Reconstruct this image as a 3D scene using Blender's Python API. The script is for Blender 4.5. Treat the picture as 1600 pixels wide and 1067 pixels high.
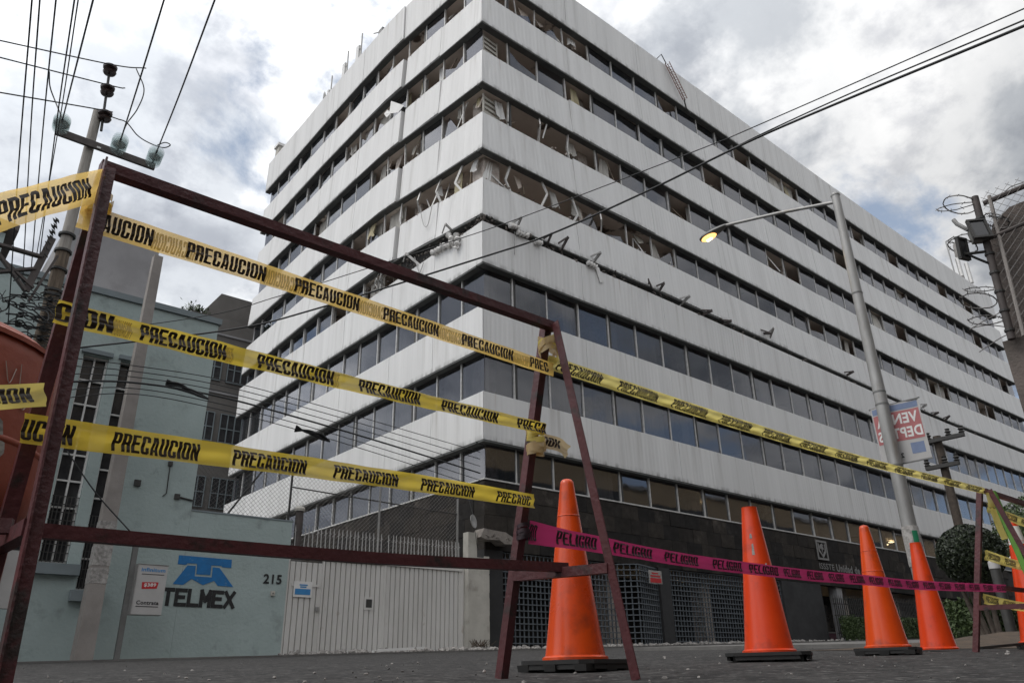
import bpy, bmesh, math, random
from mathutils import Vector, Matrix, noise as mnoise
random.seed(7)
R = math.radians
for o in list(bpy.data.objects): bpy.data.objects.remove(o)
scene = bpy.context.scene
C = scene.collection

# ------------------------------------------------------------------ camera
FOC, PITCH, ROLL, YAW = 1195.0, R(23.6), R(-1.2), R(40.6)
CAM = Vector((0, 0, .117))
fwd = Vector((math.sin(YAW)*math.cos(PITCH), math.cos(YAW)*math.cos(PITCH), math.sin(PITCH)))
rt0 = Vector((math.cos(YAW), -math.sin(YAW), 0)); up0 = rt0.cross(fwd)
cx = math.cos(ROLL)*rt0 + math.sin(ROLL)*up0
cy = -math.sin(ROLL)*rt0 + math.cos(ROLL)*up0
cd = bpy.data.cameras.new('camera'); cam = bpy.data.objects.new('camera', cd); C.objects.link(cam)
cd.sensor_width = 36; cd.lens = FOC/1600*36; cd.clip_start = .02; cd.clip_end = 2000
m = Matrix((cx, cy, -fwd)).transposed().to_4x4(); m.translation = CAM
cam.matrix_world = m
scene.camera = cam

# survey helpers: where a sight line of the survey photograph meets a wall or the ground
GX, GY = .0228, .0247
def gz(x, y): return GX*x + GY*y
def ray(x, y): return (cx*((x-800)/FOC) - cy*((y-533.5)/FOC) + fwd)
def atY(x, y, Y): d = ray(x, y); return CAM + d*(Y/d.y)
def atX(x, y, X): d = ray(x, y); return CAM + d*(X/d.x)
def atD(x, y, D): d = ray(x, y); return CAM + d*(D/math.hypot(d.x, d.y))
def atZ(x, y, Z): d = ray(x, y); return CAM + d*((Z-CAM.z)/d.z)

# ------------------------------------------------------------------ sky, sun, exposure
SUN_EL, SUN_AZ = R(54), R(-68)          # azimuth from +Y towards +X
w = bpy.data.worlds.new('World'); scene.world = w; w.use_nodes = True
nt = w.node_tree; nt.nodes.clear()
def N(t, **k):
    n = nt.nodes.new(t)
    for a, b in k.items(): setattr(n, a, b)
    return n
L = lambda a, b: nt.links.new(a, b)
wo = N('ShaderNodeOutputWorld'); bg = N('ShaderNodeBackground'); bg.inputs['Strength'].default_value = .1
sky = N('ShaderNodeTexSky'); sky.sky_type = 'NISHITA'; sky.sun_disc = False
sky.sun_elevation = SUN_EL; sky.sun_rotation = SUN_AZ; sky.altitude = 2200; sky.dust_density = 1.5
tc = N('ShaderNodeTexCoord'); sp = N('ShaderNodeSeparateXYZ'); L(tc.outputs['Generated'], sp.inputs[0])
zc = N('ShaderNodeMath', operation='MAXIMUM'); L(sp.outputs['Z'], zc.inputs[0]); zc.inputs[1].default_value = .04
za = N('ShaderNodeMath', operation='ADD'); L(zc.outputs[0], za.inputs[0]); za.inputs[1].default_value = .42
dx = N('ShaderNodeMath', operation='DIVIDE'); L(sp.outputs['X'], dx.inputs[0]); L(za.outputs[0], dx.inputs[1])
dy = N('ShaderNodeMath', operation='DIVIDE'); L(sp.outputs['Y'], dy.inputs[0]); L(za.outputs[0], dy.inputs[1])
cb = N('ShaderNodeCombineXYZ'); L(dx.outputs[0], cb.inputs[0]); L(dy.outputs[0], cb.inputs[1])
def wnoise(scale, loc, detail=9, rough=.58, dist=.35):
    mp = N('ShaderNodeMapping'); L(cb.outputs[0], mp.inputs[0]); mp.inputs['Location'].default_value = loc
    n = N('ShaderNodeTexNoise'); L(mp.outputs[0], n.inputs['Vector']); n.inputs['Scale'].default_value = scale
    n.inputs['Detail'].default_value = detail; n.inputs['Roughness'].default_value = rough; n.inputs['Distortion'].default_value = dist
    return n.outputs['Fac']
def wramp(fac, stops):
    r = N('ShaderNodeValToRGB'); L(fac, r.inputs[0]); e = r.color_ramp.elements
    r.color_ramp.interpolation = 'EASE'
    while len(e) < len(stops): e.new(.5)
    for q, (p, c) in zip(e, stops): q.position = p; q.color = (c[0], c[1], c[2], 1)
    return r.outputs[0]
cover = wramp(wnoise(2.6, (5.5, 12.2, 0), detail=12, rough=.6, dist=.15), [(.37, (0, 0, 0)), (.475, (1, 1, 1))])
body = wramp(wnoise(2.1, (1.35, 18.4, 2), detail=12, rough=.57, dist=.15),
             [(.33, (.32, .34, .38)), (.44, (.52, .545, .58)), (.515, (.88, .885, .89)), (.575, (1.0, 1.0, 1.0))])
fine = wramp(wnoise(7, (2.2, 3.1, 5), detail=10, rough=.62, dist=.1), [(.36, (.72, .73, .76)), (.53, (1, 1, 1))])
def wmix(kind, a, b, fac):
    mx = N('ShaderNodeMix', data_type='RGBA', blend_type=kind)
    if hasattr(fac, 'links') or hasattr(fac, 'is_linked'): L(fac, mx.inputs['Factor'])
    else: mx.inputs['Factor'].default_value = fac
    for s, i in ((a, 'A'), (b, 'B')):
        sock = [q for q in mx.inputs if q.name == i and q.type == 'RGBA'][0]
        if isinstance(s, tuple): sock.default_value = s
        else: L(s, sock)
    return [q for q in mx.outputs if q.type == 'RGBA'][0]
cl = wmix('MULTIPLY', body, fine, 1.0)
# clouds are brighter towards the veiled sun, duller on the far side of the sky
sdir = (math.sin(SUN_AZ)*math.cos(SUN_EL), math.cos(SUN_AZ)*math.cos(SUN_EL), math.sin(SUN_EL))
dt = N('ShaderNodeVectorMath', operation='DOT_PRODUCT'); L(tc.outputs['Generated'], dt.inputs[0]); dt.inputs[1].default_value = sdir
gl_ = N('ShaderNodeMapRange'); L(dt.outputs['Value'], gl_.inputs[0]); gl_.interpolation_type = 'SMOOTHSTEP'
gl_.inputs[1].default_value, gl_.inputs[2].default_value, gl_.inputs[3].default_value, gl_.inputs[4].default_value = -.3, .85, 4.6, 12.2
cbn = N('ShaderNodeCombineXYZ')
for q in range(3): L(gl_.outputs[0], cbn.inputs[q])
cl = wmix('MULTIPLY', cl, cbn.outputs[0], 1.0)
skyb = wmix('MIX', sky.outputs[0], (3.4, 3.9, 4.5, 1), .5)     # thin veil in the gaps
L(wmix('MIX', skyb, cl, cover), bg.inputs['Color']); L(bg.outputs[0], wo.inputs[0])

sl = bpy.data.lights.new('sun', 'SUN'); sl.energy = .8; sl.angle = R(22); sl.color = (1, .96, .9)
so = bpy.data.objects.new('sun', sl); C.objects.link(so); so.location = (0, 0, 60)
sd = Vector((math.sin(SUN_AZ)*math.cos(SUN_EL), math.cos(SUN_AZ)*math.cos(SUN_EL), math.sin(SUN_EL)))
so.rotation_euler = sd.to_track_quat('Z', 'Y').to_euler()
vs = scene.view_settings; vs.view_transform = 'Standard'; vs.look = 'None'; vs.exposure = .6; vs.gamma = 1
scene.render.engine = 'CYCLES'

# ------------------------------------------------------------------ materials
def mat(name, c1, c2=None, scale=3, rough=.7, bump=0, bscale=30, stretch=(1, 1, 1), metal=0, spec=.5,
        ramp=(.35, .65), c3=None, scale3=1.2, ramp3=(.52, .7), rvar=0, detail=6):
    M = bpy.data.materials.new(name); M.use_nodes = True; t = M.node_tree; b = t.nodes['Principled BSDF']
    n = lambda k: t.nodes.new(k); l = t.links.new
    b.inputs['Roughness'].default_value = rough; b.inputs['Metallic'].default_value = metal
    b.inputs['Specular IOR Level'].default_value = spec
    b.inputs['Base Color'].default_value = (*c1, 1)
    if c2 is None: c2 = tuple(v*.8 for v in c1)
    g = n('ShaderNodeNewGeometry'); mp = n('ShaderNodeMapping'); l(g.outputs['Position'], mp.inputs[0])
    mp.inputs['Scale'].default_value = stretch
    def nz(sc, d=detail, src=mp):
        q = n('ShaderNodeTexNoise'); l(src.outputs[0], q.inputs['Vector']); q.inputs['Scale'].default_value = sc
        q.inputs['Detail'].default_value = d; q.inputs['Roughness'].default_value = .62; return q
    def rp(f, r):
        q = n('ShaderNodeMapRange'); l(f, q.inputs[0]); q.inputs[1].default_value, q.inputs[2].default_value = r; return q.outputs[0]
    def mix(a, bb, f):
        q = n('ShaderNodeMix'); q.data_type = 'RGBA'; l(f, q.inputs[0])
        for v, s in ((a, q.inputs[6]), (bb, q.inputs[7])):
            if isinstance(v, tuple): s.default_value = (*v, 1)
            else: l(v, s)
        return q.outputs[2]
    n1 = nz(scale); col = mix(c1, c2, rp(n1.outputs['Fac'], ramp))
    if c3 is not None:
        n3 = nz(scale3, 8, g if False else mp); col = mix(col, c3, rp(n3.outputs['Fac'], ramp3))
    l(col, b.inputs['Base Color'])
    if rvar:
        rr = n('ShaderNodeMapRange'); l(n1.outputs['Fac'], rr.inputs[0]); rr.inputs[3].default_value = rough-rvar; rr.inputs[4].default_value = rough+rvar
        l(rr.outputs[0], b.inputs['Roughness'])
    if bump:
        q = n('ShaderNodeTexNoise'); l(g.outputs['Position'], q.inputs['Vector']); q.inputs['Scale'].default_value = bscale; q.inputs['Detail'].default_value = 5
        bp = n('ShaderNodeBump'); bp.inputs['Strength'].default_value = bump; bp.inputs['Distance'].default_value = .01
        l(q.outputs['Fac'], bp.inputs['Height']); l(bp.outputs[0], b.inputs['Normal'])
    return M
def glass(name, tint, refl, base):
    M = bpy.data.materials.new(name); M.use_nodes = True; t = M.node_tree; t.nodes.clear(); n = t.nodes.new; l = t.links.new
    o = n('ShaderNodeOutputMaterial'); tr = n('ShaderNodeBsdfTransparent'); tr.inputs[0].default_value = (*tint, 1)
    gl = n('ShaderNodeBsdfGlossy'); gl.inputs['Roughness'].default_value = .03; gl.inputs['Color'].default_value = (.92, .94, 1, 1)
    g = n('ShaderNodeNewGeometry'); q = n('ShaderNodeTexNoise'); l(g.outputs['Position'], q.inputs['Vector']); q.inputs['Scale'].default_value = 1.1
    bp = n('ShaderNodeBump'); bp.inputs['Strength'].default_value = .12; bp.inputs['Distance'].default_value = .02
    l(q.outputs['Fac'], bp.inputs['Height']); l(bp.outputs[0], gl.inputs['Normal'])
    df = n('ShaderNodeBsdfDiffuse'); df.inputs[0].default_value = (*base, 1)
    # Schlick reflectance, the same from both sides of the thin pane
    dp = n('ShaderNodeVectorMath'); dp.operation = 'DOT_PRODUCT'; l(g.outputs['Incoming'], dp.inputs[0]); l(g.outputs['Normal'], dp.inputs[1])
    def mth(op, a, b=None):
        k = n('ShaderNodeMath'); k.operation = op
        for v, s_ in ((a, k.inputs[0]), (b, k.inputs[1])):
            if v is None: continue
            if isinstance(v, (int, float)): s_.default_value = v
            else: l(v, s_)
        return k
    ab = mth('ABSOLUTE', dp.outputs['Value']); om = mth('SUBTRACT', 1.0, ab.outputs[0]); p5 = mth('POWER', om.outputs[0], 5.0)
    fr = mth('MULTIPLY_ADD', p5.outputs[0], 1-refl); fr.inputs[2].default_value = refl
    m0 = n('ShaderNodeMixShader'); m0.inputs[0].default_value = .12; l(tr.outputs[0], m0.inputs[1]); l(df.outputs[0], m0.inputs[2])
    m1 = n('ShaderNodeMixShader'); l(fr.outputs[0], m1.inputs[0]); l(m0.outputs[0], m1.inputs[1]); l(gl.outputs[0], m1.inputs[2])
    l(m1.outputs[0], o.inputs[0]); return M
def film(name, col, col2, trans=.5, clear=.08, rough=.3):
    """thin plastic tape: part reflecting, part letting light through"""
    M = bpy.data.materials.new(name); M.use_nodes = True; t = M.node_tree; b = t.nodes['Principled BSDF']; n = t.nodes.new; l = t.links.new
    o = t.nodes['Material Output']; b.inputs['Roughness'].default_value = rough
    g = n('ShaderNodeNewGeometry'); q = n('ShaderNodeTexNoise'); l(g.outputs['Position'], q.inputs['Vector']); q.inputs['Scale'].default_value = 6; q.inputs['Detail'].default_value = 6
    mx = n('ShaderNodeMix'); mx.data_type = 'RGBA'; l(q.outputs['Fac'], mx.inputs[0]); mx.inputs[6].default_value = (*col, 1); mx.inputs[7].default_value = (*col2, 1)
    l(mx.outputs[2], b.inputs['Base Color'])
    tl = n('ShaderNodeBsdfTranslucent'); l(mx.outputs[2], tl.inputs[0])
    m0 = n('ShaderNodeMixShader'); m0.inputs[0].default_value = trans; l(b.outputs[0], m0.inputs[1]); l(tl.outputs[0], m0.inputs[2])
    tr = n('ShaderNodeBsdfTransparent'); m1 = n('ShaderNodeMixShader'); m1.inputs[0].default_value = clear
    l(m0.outputs[0], m1.inputs[1]); l(tr.outputs[0], m1.inputs[2]); l(m1.outputs[0], o.inputs[0]); return M
def emit(name, col, s):
    M = bpy.data.materials.new(name); M.use_nodes = True; b = M.node_tree.nodes['Principled BSDF']
    b.inputs['Emission Color'].default_value = (*col, 1); b.inputs['Emission Strength'].default_value = s; return M

K = {}
K['band0'] = mat('white_cladding', (.66, .665, .665), (.57, .575, .575), scale=1.6, rough=.55, stretch=(3.2, 3.2, .10), ramp=(.4, .68), c3=(.40, .39, .375), scale3=2.6, ramp3=(.60, .80), bump=.15, bscale=60)
def band_mat():
    M = mat('white_cladding', (.685, .68, .67), (.60, .595, .585), scale=1.1, rough=.55, stretch=(1.7, 1.7, .06), ramp=(.36, .68), c3=(.45, .44, .425), scale3=1.5, ramp3=(.55, .82), bump=.12, bscale=60)
    t = M.node_tree; n = t.nodes.new; l = t.links.new; b = t.nodes['Principled BSDF']
    src = b.inputs['Base Color'].links[0].from_socket
    tcx = n('ShaderNodeTexCoord'); sx_ = n('ShaderNodeSeparateXYZ'); l(tcx.outputs['Generated'], sx_.inputs[0])
    g = n('ShaderNodeNewGeometry')
    def streak(sc, zs, det=5):
        mp = n('ShaderNodeMapping'); l(g.outputs['Position'], mp.inputs[0]); mp.inputs['Scale'].default_value = (sc, sc, zs)
        q = n('ShaderNodeTexNoise'); l(mp.outputs[0], q.inputs['Vector']); q.inputs['Scale'].default_value = 1; q.inputs['Detail'].default_value = det; return q.outputs['Fac']
    def mr(f, a, b_, c, d):
        q = n('ShaderNodeMapRange'); l(f, q.inputs[0]); q.inputs[1].default_value, q.inputs[2].default_value, q.inputs[3].default_value, q.inputs[4].default_value = a, b_, c, d; return q.outputs[0]
    def mul(a, b_):
        q = n('ShaderNodeMath'); q.operation = 'MULTIPLY'; l(a, q.inputs[0]); l(b_, q.inputs[1]); return q.outputs[0]
    def mix(c0, c1, f):
        q = n('ShaderNodeMix'); q.data_type = 'RGBA'; l(f, q.inputs[0]); l(c0, q.inputs[6]); q.inputs[7].default_value = (*c1, 1); return q.outputs[2]
    drip = mul(mr(sx_.outputs['Z'], .0, .12, 1, 0), mr(streak(5, .5), .44, .66, .10, .72))      # mould along the drip edge
    col = mix(src, (.13, .125, .115), drip)
    run = mul(mr(sx_.outputs['Z'], .15, 1.0, .15, 1), mr(streak(2.3, .05, 3), .60, .72, 0, .55)) # runs below the sills
    col = mix(col, (.36, .34, .31), run)
    rust = mul(mr(sx_.outputs['Z'], .5, 1.0, 0, 1), mr(streak(5.5, .09, 3), .68, .76, 0, .5))
    col = mix(col, (.33, .23, .17), rust)
    l(col, b.inputs['Base Color']); return M
K['band'] = band_mat()
K['soffit'] = mat('grimy_shaded_soffit', (.115, .12, .115), (.08, .08, .078), scale=2, rough=.85)  # dark tone mixes real grime with painted shade under the bands
K['slab'] = mat('bare_ceiling', (.80, .70, .62), (.72, .62, .54), scale=1.2, rough=.9, c3=(.10, .075, .06), scale3=.5, ramp3=(.60, .66))
K['inner'] = mat('inner_wall', (.68, .60, .53), (.58, .5, .44), scale=.7, rough=.9)
K['glass'] = glass('tinted_glass', (.60, .595, .61), .10, (.045, .062, .07))
K['alu'] = mat('aluminium', (.62, .61, .59), (.45, .44, .42), scale=8, rough=.45, metal=.3)
K['dark'] = mat('dark_metal', (.03, .029, .028), (.045, .043, .04), scale=10, rough=.6)
K['curtain'] = mat('curtain_cloth', (.52, .50, .46), (.40, .38, .35), scale=2, rough=.95, stretch=(1, 1, .3))
K['curtain2'] = mat('yellow_curtain_cloth', (.50, .45, .30), (.38, .33, .22), scale=2, rough=.95)
K['plaster'] = mat('broken_plaster', (.55, .50, .45), (.34, .28, .25), scale=7, rough=.95, bump=.5, bscale=40)
K['insul'] = mat('white_lagging', (.72, .71, .69), (.5, .48, .46), scale=9, rough=.9, bump=.6, bscale=30)
K['stone'] = [mat('dark_stone_%s' % q, c, tuple(v*.6 for v in c), scale=3.5, rough=.8, spec=.15, bump=.4, bscale=25, c3=tuple(v*2.2 for v in c), scale3=1.6, ramp3=(.58, .78))
              for q, c in (('a', (.034, .030, .027)), ('b', (.045, .039, .034)), ('c', (.026, .024, .023)))]
K['joint'] = mat('dark_backing', (.03, .028, .027), rough=.9)
K['greywall'] = mat('dark_grey_paint', (.05, .05, .051), (.036, .036, .037), scale=1.5, rough=.8, spec=.2)
K['telmex'] = mat('pale_blue_paint', (.37, .44, .43), (.315, .38, .37), scale=.8, rough=.85, bump=1.0, bscale=13, c3=(.185, .21, .205), scale3=1.7, ramp3=(.56, .80), detail=10)
K['trim'] = mat('grey_blue_trim', (.20, .235, .25), (.17, .2, .21), scale=2, rough=.8)
K['blockwall'] = mat('grey_render', (.30, .295, .30), (.24, .235, .24), scale=1.1, rough=.9, bump=.3, c3=(.18, .175, .175), scale3=.8, ramp3=(.55, .8))
K['blue'] = mat('blue_paint', (.012, .16, .42), (.015, .13, .33), scale=6, rough=.7, c3=(.15, .26, .36), scale3=9, ramp3=(.62, .76))
K['black'] = mat('black_paint', (.012, .012, .013), (.03, .03, .03), scale=14, rough=.65, ramp=(.5, .8), c3=(.20, .24, .24), scale3=18, ramp3=(.66, .72))
K['gate'] = mat('cream_gate_paint', (.62, .605, .58), (.54, .525, .50), scale=1.3, rough=.6, stretch=(1, 1, .4), c3=(.24, .17, .11), scale3=3.2, ramp3=(.64, .82))
K['cream'] = mat('cream_render', (.50, .48, .43), (.40, .38, .34), scale=1.6, rough=.85, bump=.4, c3=(.22, .2, .17), scale3=1.5, ramp3=(.58, .8))
K['asphalt'] = mat('asphalt', (.045, .043, .042), (.020, .019, .019), scale=7, rough=.9, spec=.25, bump=1.0, bscale=40, c3=(.13, .125, .12), scale3=22, ramp3=(.56, .64), detail=12, ramp=(.42, .58))
K['pave'] = mat('concrete_pavement', (.15, .145, .137), (.105, .10, .095), scale=2, rough=.9, bump=.5, bscale=50, c3=(.11, .105, .1), scale3=1.3, ramp3=(.55, .8))
K['soil'] = mat('dry_soil', (.085, .058, .038), (.05, .036, .025), scale=6, rough=.95, bump=1, bscale=30)
K['debris'] = mat('dark_debris', (.17, .15, .135), (.06, .052, .047), scale=5, rough=.95)
K['ledge'] = mat('stained_concrete', (.26, .235, .21), (.17, .15, .135), scale=5, rough=.95, bump=.8, bscale=25)
K['grit'] = mat('grit', (.13, .125, .12), (.07, .068, .066), scale=9, rough=.95)
K['rubble'] = mat('rubble', (.36, .34, .32), (.16, .15, .14), scale=9, rough=.95)
K['oxide'] = mat('oxide_red_paint', (.095, .021, .024), (.065, .015, .017), scale=4, rough=.5, c3=(.028, .019, .017), scale3=9, ramp3=(.54, .66), bump=.4, bscale=50, rvar=.12)
K['green'] = mat('green_paint', (.13, .33, .035), (.10, .25, .03), scale=8, rough=.5)
K['yellow'] = film('yellow_tape_film', (.94, .74, .12), (.89, .64, .06), .58, .10)
K['pale'] = film('pale_yellow_tape_film', (.85, .74, .25), (.78, .64, .15), .52, .10)
K['backlit'] = film('backlit_tape_film', (.92, .66, .22), (.87, .58, .14), .72, .16)  # yellow tape with the glow of the sky behind put into its tone
K['brownend'] = film('faded_tape_film', (.62, .47, .26), (.70, .55, .30), .5, .1)
K['pink'] = film('pink_tape_film', (.62, .055, .20), (.52, .042, .165), .38, .06)
K['ink'] = mat('black_ink', (.022, .014, .007), (.035, .02, .01), scale=20, rough=.5)
K['ghost'] = film('painted_show_through_film', (.55, .42, .12), (.48, .35, .08), .5, .25)  # olive tone painting the shadow of print behind the translucent tape
K['pinkink'] = mat('dark_ink', (.014, .006, .01), (.03, .008, .015), scale=20, rough=.5)
K['orange'] = mat('orange_plastic', (.66, .068, .004), (.58, .054, .004), scale=3, rough=.26, c3=(.30, .04, .012), scale3=5, ramp3=(.54, .74), rvar=.08)
K['orange2'] = mat('bright_orange_plastic', (.70, .055, .005), (.62, .044, .004), scale=3, rough=.30, c3=(.30, .035, .014), scale3=6, ramp3=(.54, .74))
K['rubber'] = mat('black_rubber', (.014, .014, .014), (.022, .021, .02), scale=8, rough=.7)
K['drum'] = mat('sun_faded_orange_plastic', (.34, .070, .032), (.27, .054, .026), scale=2.2, rough=.55, c3=(.14, .05, .035), scale3=3, ramp3=(.58, .8), bump=.2)
K['white'] = mat('white_sheet', (.72, .71, .69), (.62, .61, .59), scale=2.5, rough=.5)
K['red'] = mat('red_print', (.50, .03, .035), (.42, .02, .025), scale=9, rough=.5)
K['lblue'] = mat('light_blue_print', (.05, .25, .52), (.04, .2, .45), scale=9, rough=.5)
K['fadedred'] = mat('faded_red_print', (.42, .15, .15), (.37, .12, .125), scale=5, rough=.7)
K['fadedblue'] = mat('faded_blue_print', (.18, .23, .36), (.155, .2, .31), scale=7, rough=.7)
K['greysteel'] = mat('galvanised_steel', (.36, .355, .345), (.27, .265, .255), scale=4, rough=.5, metal=.45, stretch=(1, 1, .3), c3=(.20, .16, .12), scale3=1.6, ramp3=(.58, .78))
K['wood'] = mat('weathered_wood', (.21, .165, .12), (.09, .07, .055), scale=5, rough=.9, stretch=(5, 5, .35), bump=.6, bscale=40)
K['paleshaft'] = mat('grey_wood_shaft', (.36, .34, .31), (.24, .22, .2), scale=4, rough=.85, stretch=(4, 4, .4))
K['lightground'] = mat('pale_concrete_ground', (.38, .36, .33), (.30, .285, .265), scale=.4, rough=.9)
K['concpole'] = mat('concrete_pole', (.30, .275, .255), (.235, .215, .2), scale=2.5, rough=.9, bump=.4, bscale=50, c3=(.2, .18, .165), scale3=2, ramp3=(.6, .8))
K['conc'] = mat('brown_concrete', (.15, .125, .112), (.10, .085, .075), scale=3, rough=.95, bump=.8, bscale=35, c3=(.22, .19, .17), scale3=1.6, ramp3=(.58, .75))
K['wire'] = mat('black_cable', (.016, .017, .018), rough=.6)
K['steelwire'] = mat('dull_wire', (.16, .155, .15), (.10, .09, .085), scale=9, rough=.5, metal=.6)
K['crossarm'] = mat('brown_steel_arm', (.085, .07, .065), (.055, .046, .043), scale=6, rough=.7)
K['porcelain'] = mat('brown_porcelain', (.055, .035, .033), rough=.25)
K['insglass'] = glass('green_insulator_glass', (.93, .955, .95), .05, (.40, .45, .445))
K['leaf'] = [mat('leaf_%s' % q, c, tuple(v*.7 for v in c), scale=12, rough=.5) for q, c in (('a', (.022, .034, .014)), ('b', (.034, .050, .019)), ('c', (.013, .021, .010)))]
K['leaf2'] = [mat('hedge_leaf_%s' % q, c, tuple(v*.7 for v in c), scale=12, rough=.6) for q, c in (('a', (.045, .075, .02)), ('b', (.065, .10, .03)))]
K['bark'] = mat('bark', (.09, .072, .058), (.055, .043, .035), scale=9, rough=.95, bump=.7)
K['greybld'] = mat('drab_render', (.155, .145, .135), (.12, .112, .104), scale=.8, rough=.9, bump=.3, bscale=15)
K['tan'] = mat('tan_facade', (.48, .36, .22), (.42, .31, .19), scale=.5, rough=.8)
K['pinkwall'] = mat('dull_pink_paint', (.24, .12, .15), (.2, .1, .125), scale=2, rough=.8)
K['grille'] = mat('blue_grey_grille_paint', (.115, .13, .145), (.088, .10, .112), scale=5, rough=.5)
K['lens'] = emit('lit_lamp_lens', (1, .50, .13), 1.5)
K['filament'] = emit('lamp_core', (1, .8, .42), 5)
K['metalletter'] = mat('pale_metal_letter', (.22, .213, .206), (.165, .16, .155), scale=9, rough=.5)
K['lampgrey'] = mat('lamp_housing_grey', (.17, .17, .165), (.13, .13, .125), scale=7, rough=.5)
K['paper'] = mat('weathered_paper', (.42, .40, .38), (.2, .19, .18), scale=14, rough=.95, bump=.6, bscale=60)
K['sticker'] = mat('green_sticker', (.01, .20, .09), rough=.6)
K['screen'] = mat('dim_window', (.03, .03, .033), (.05, .05, .052), scale=3, rough=.15)
K['cabinet'] = mat('greyed_white_sheet', (.46, .45, .44), (.40, .39, .38), scale=2, rough=.5)
K['paintwear'] = mat('scratched_paint', (.55, .47, .43), (.42, .34, .3), scale=20, rough=.8)
# ------------------------------------------------------------------ mesh helpers
class MB:
    def __init__(s): s.v = []; s.f = []; s.mi = []
    def add(s, vs, fs, mi=0):
        o = len(s.v); s.v += [tuple(q) for q in vs]; s.f += [tuple(i+o for i in f) for f in fs]; s.mi += [mi]*len(fs); return s
    def hexa(s, p, mi=0):   # p: 4 bottom ring, 4 top ring
        return s.add(p, [(3, 2, 1, 0), (4, 5, 6, 7), (0, 1, 5, 4), (1, 2, 6, 5), (2, 3, 7, 6), (3, 0, 4, 7)], mi)
    def box(s, x0, x1, y0, y1, z0, z1, mi=0):
        return s.hexa([(x0, y0, z0), (x1, y0, z0), (x1, y1, z0), (x0, y1, z0), (x0, y0, z1), (x1, y0, z1), (x1, y1, z1), (x0, y1, z1)], mi)
    def bar(s, a, b, wx, wy=None, up=(0, 0, 1), mi=0):
        a = Vector(a); b = Vector(b); d = (b-a).normalized(); u = Vector(up)
        if abs(d.dot(u)) > .95: u = Vector((0, 1, 0)) if abs(d.y) < .9 else Vector((1, 0, 0))
        x = d.cross(u).normalized(); y = x.cross(d); wy = wy or wx; x *= wx/2; y *= wy/2
        return s.hexa([a-x-y, a+x-y, a+x+y, a-x+y, b-x-y, b+x-y, b+x+y, b-x+y], mi)
    def tube(s, pts, r, seg=6, mi=0, cap=True):
        pts = [Vector(p) for p in pts]; n = len(pts); rs = r if isinstance(r, (list, tuple)) else [r]*n
        vs = []; prev = None
        for i, p in enumerate(pts):
            d = (pts[min(i+1, n-1)]-pts[max(i-1, 0)]).normalized()
            if prev is None:
                x = d.orthogonal().normalized()
            else:
                x = (prev - d*prev.dot(d))
                x = x.normalized() if x.length > 1e-6 else d.orthogonal().normalized()
            prev = x; y = d.cross(x)
            for k in range(seg):
                a = 2*math.pi*k/seg; vs.append(p + (x*math.cos(a)+y*math.sin(a))*rs[i])
        fs = [(i*seg+k, i*seg+(k+1) % seg, (i+1)*seg+(k+1) % seg, (i+1)*seg+k) for i in range(n-1) for k in range(seg)]
        if cap: fs += [tuple(range(seg-1, -1, -1)), tuple(range((n-1)*seg, n*seg))]
        return s.add(vs, fs, mi)
    def lathe(s, prof, c=(0, 0, 0), seg=24, mi=0, ax=None):
        c = Vector(c); vs = []; q = ax.to_track_quat('Z', 'Y') if ax else None
        for r, z in prof:
            for k in range(seg):
                a = 2*math.pi*k/seg; p = Vector((r*math.cos(a), r*math.sin(a), z))
                vs.append(c + (q @ p if q else p))
        n = len(prof)
        fs = [(i*seg+k, i*seg+(k+1) % seg, (i+1)*seg+(k+1) % seg, (i+1)*seg+k) for i in range(n-1) for k in range(seg)]
        fs += [tuple(range(seg-1, -1, -1)), tuple(range((n-1)*seg, n*seg))]
        return s.add(vs, fs, mi)
    def prism(s, poly, d, mi=0):   # polygon of 3-D points extruded by vector d
        n = len(poly); d = Vector(d); a = [Vector(p) for p in poly]; vs = a + [p+d for p in a]
        fs = [tuple(range(n)), tuple(range(2*n-1, n-1, -1))] + [(i, (i+1) % n, n+(i+1) % n, n+i) for i in range(n)]
        return s.add(vs, fs, mi)
    def chunk(s, c, r, mi=0):
        c = Vector(c); t = (1+5**.5)/2
        ico = [(-1, t, 0), (1, t, 0), (-1, -t, 0), (1, -t, 0), (0, -1, t), (0, 1, t), (0, -1, -t), (0, 1, -t), (t, 0, -1), (t, 0, 1), (-t, 0, -1), (-t, 0, 1)]
        fs = [(0, 11, 5), (0, 5, 1), (0, 1, 7), (0, 7, 10), (0, 10, 11), (1, 5, 9), (5, 11, 4), (11, 10, 2), (10, 7, 6), (7, 1, 8), (3, 9, 4), (3, 4, 2), (3, 2, 6), (3, 6, 8), (3, 8, 9), (4, 9, 5), (2, 4, 11), (6, 2, 10), (8, 6, 7), (9, 8, 1)]
        e = Matrix.Rotation(random.random()*6, 3, 'Z') @ Matrix.Rotation(random.random()*6, 3, 'X')
        sc = Vector((random.uniform(.6, 1.3), random.uniform(.5, 1.1), random.uniform(.4, .8)))
        return s.add([c + e @ Vector([q*k*r/1.9*random.uniform(.75, 1.2) for q, k in zip(p, sc)]) for p in ico], fs, mi)

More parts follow.
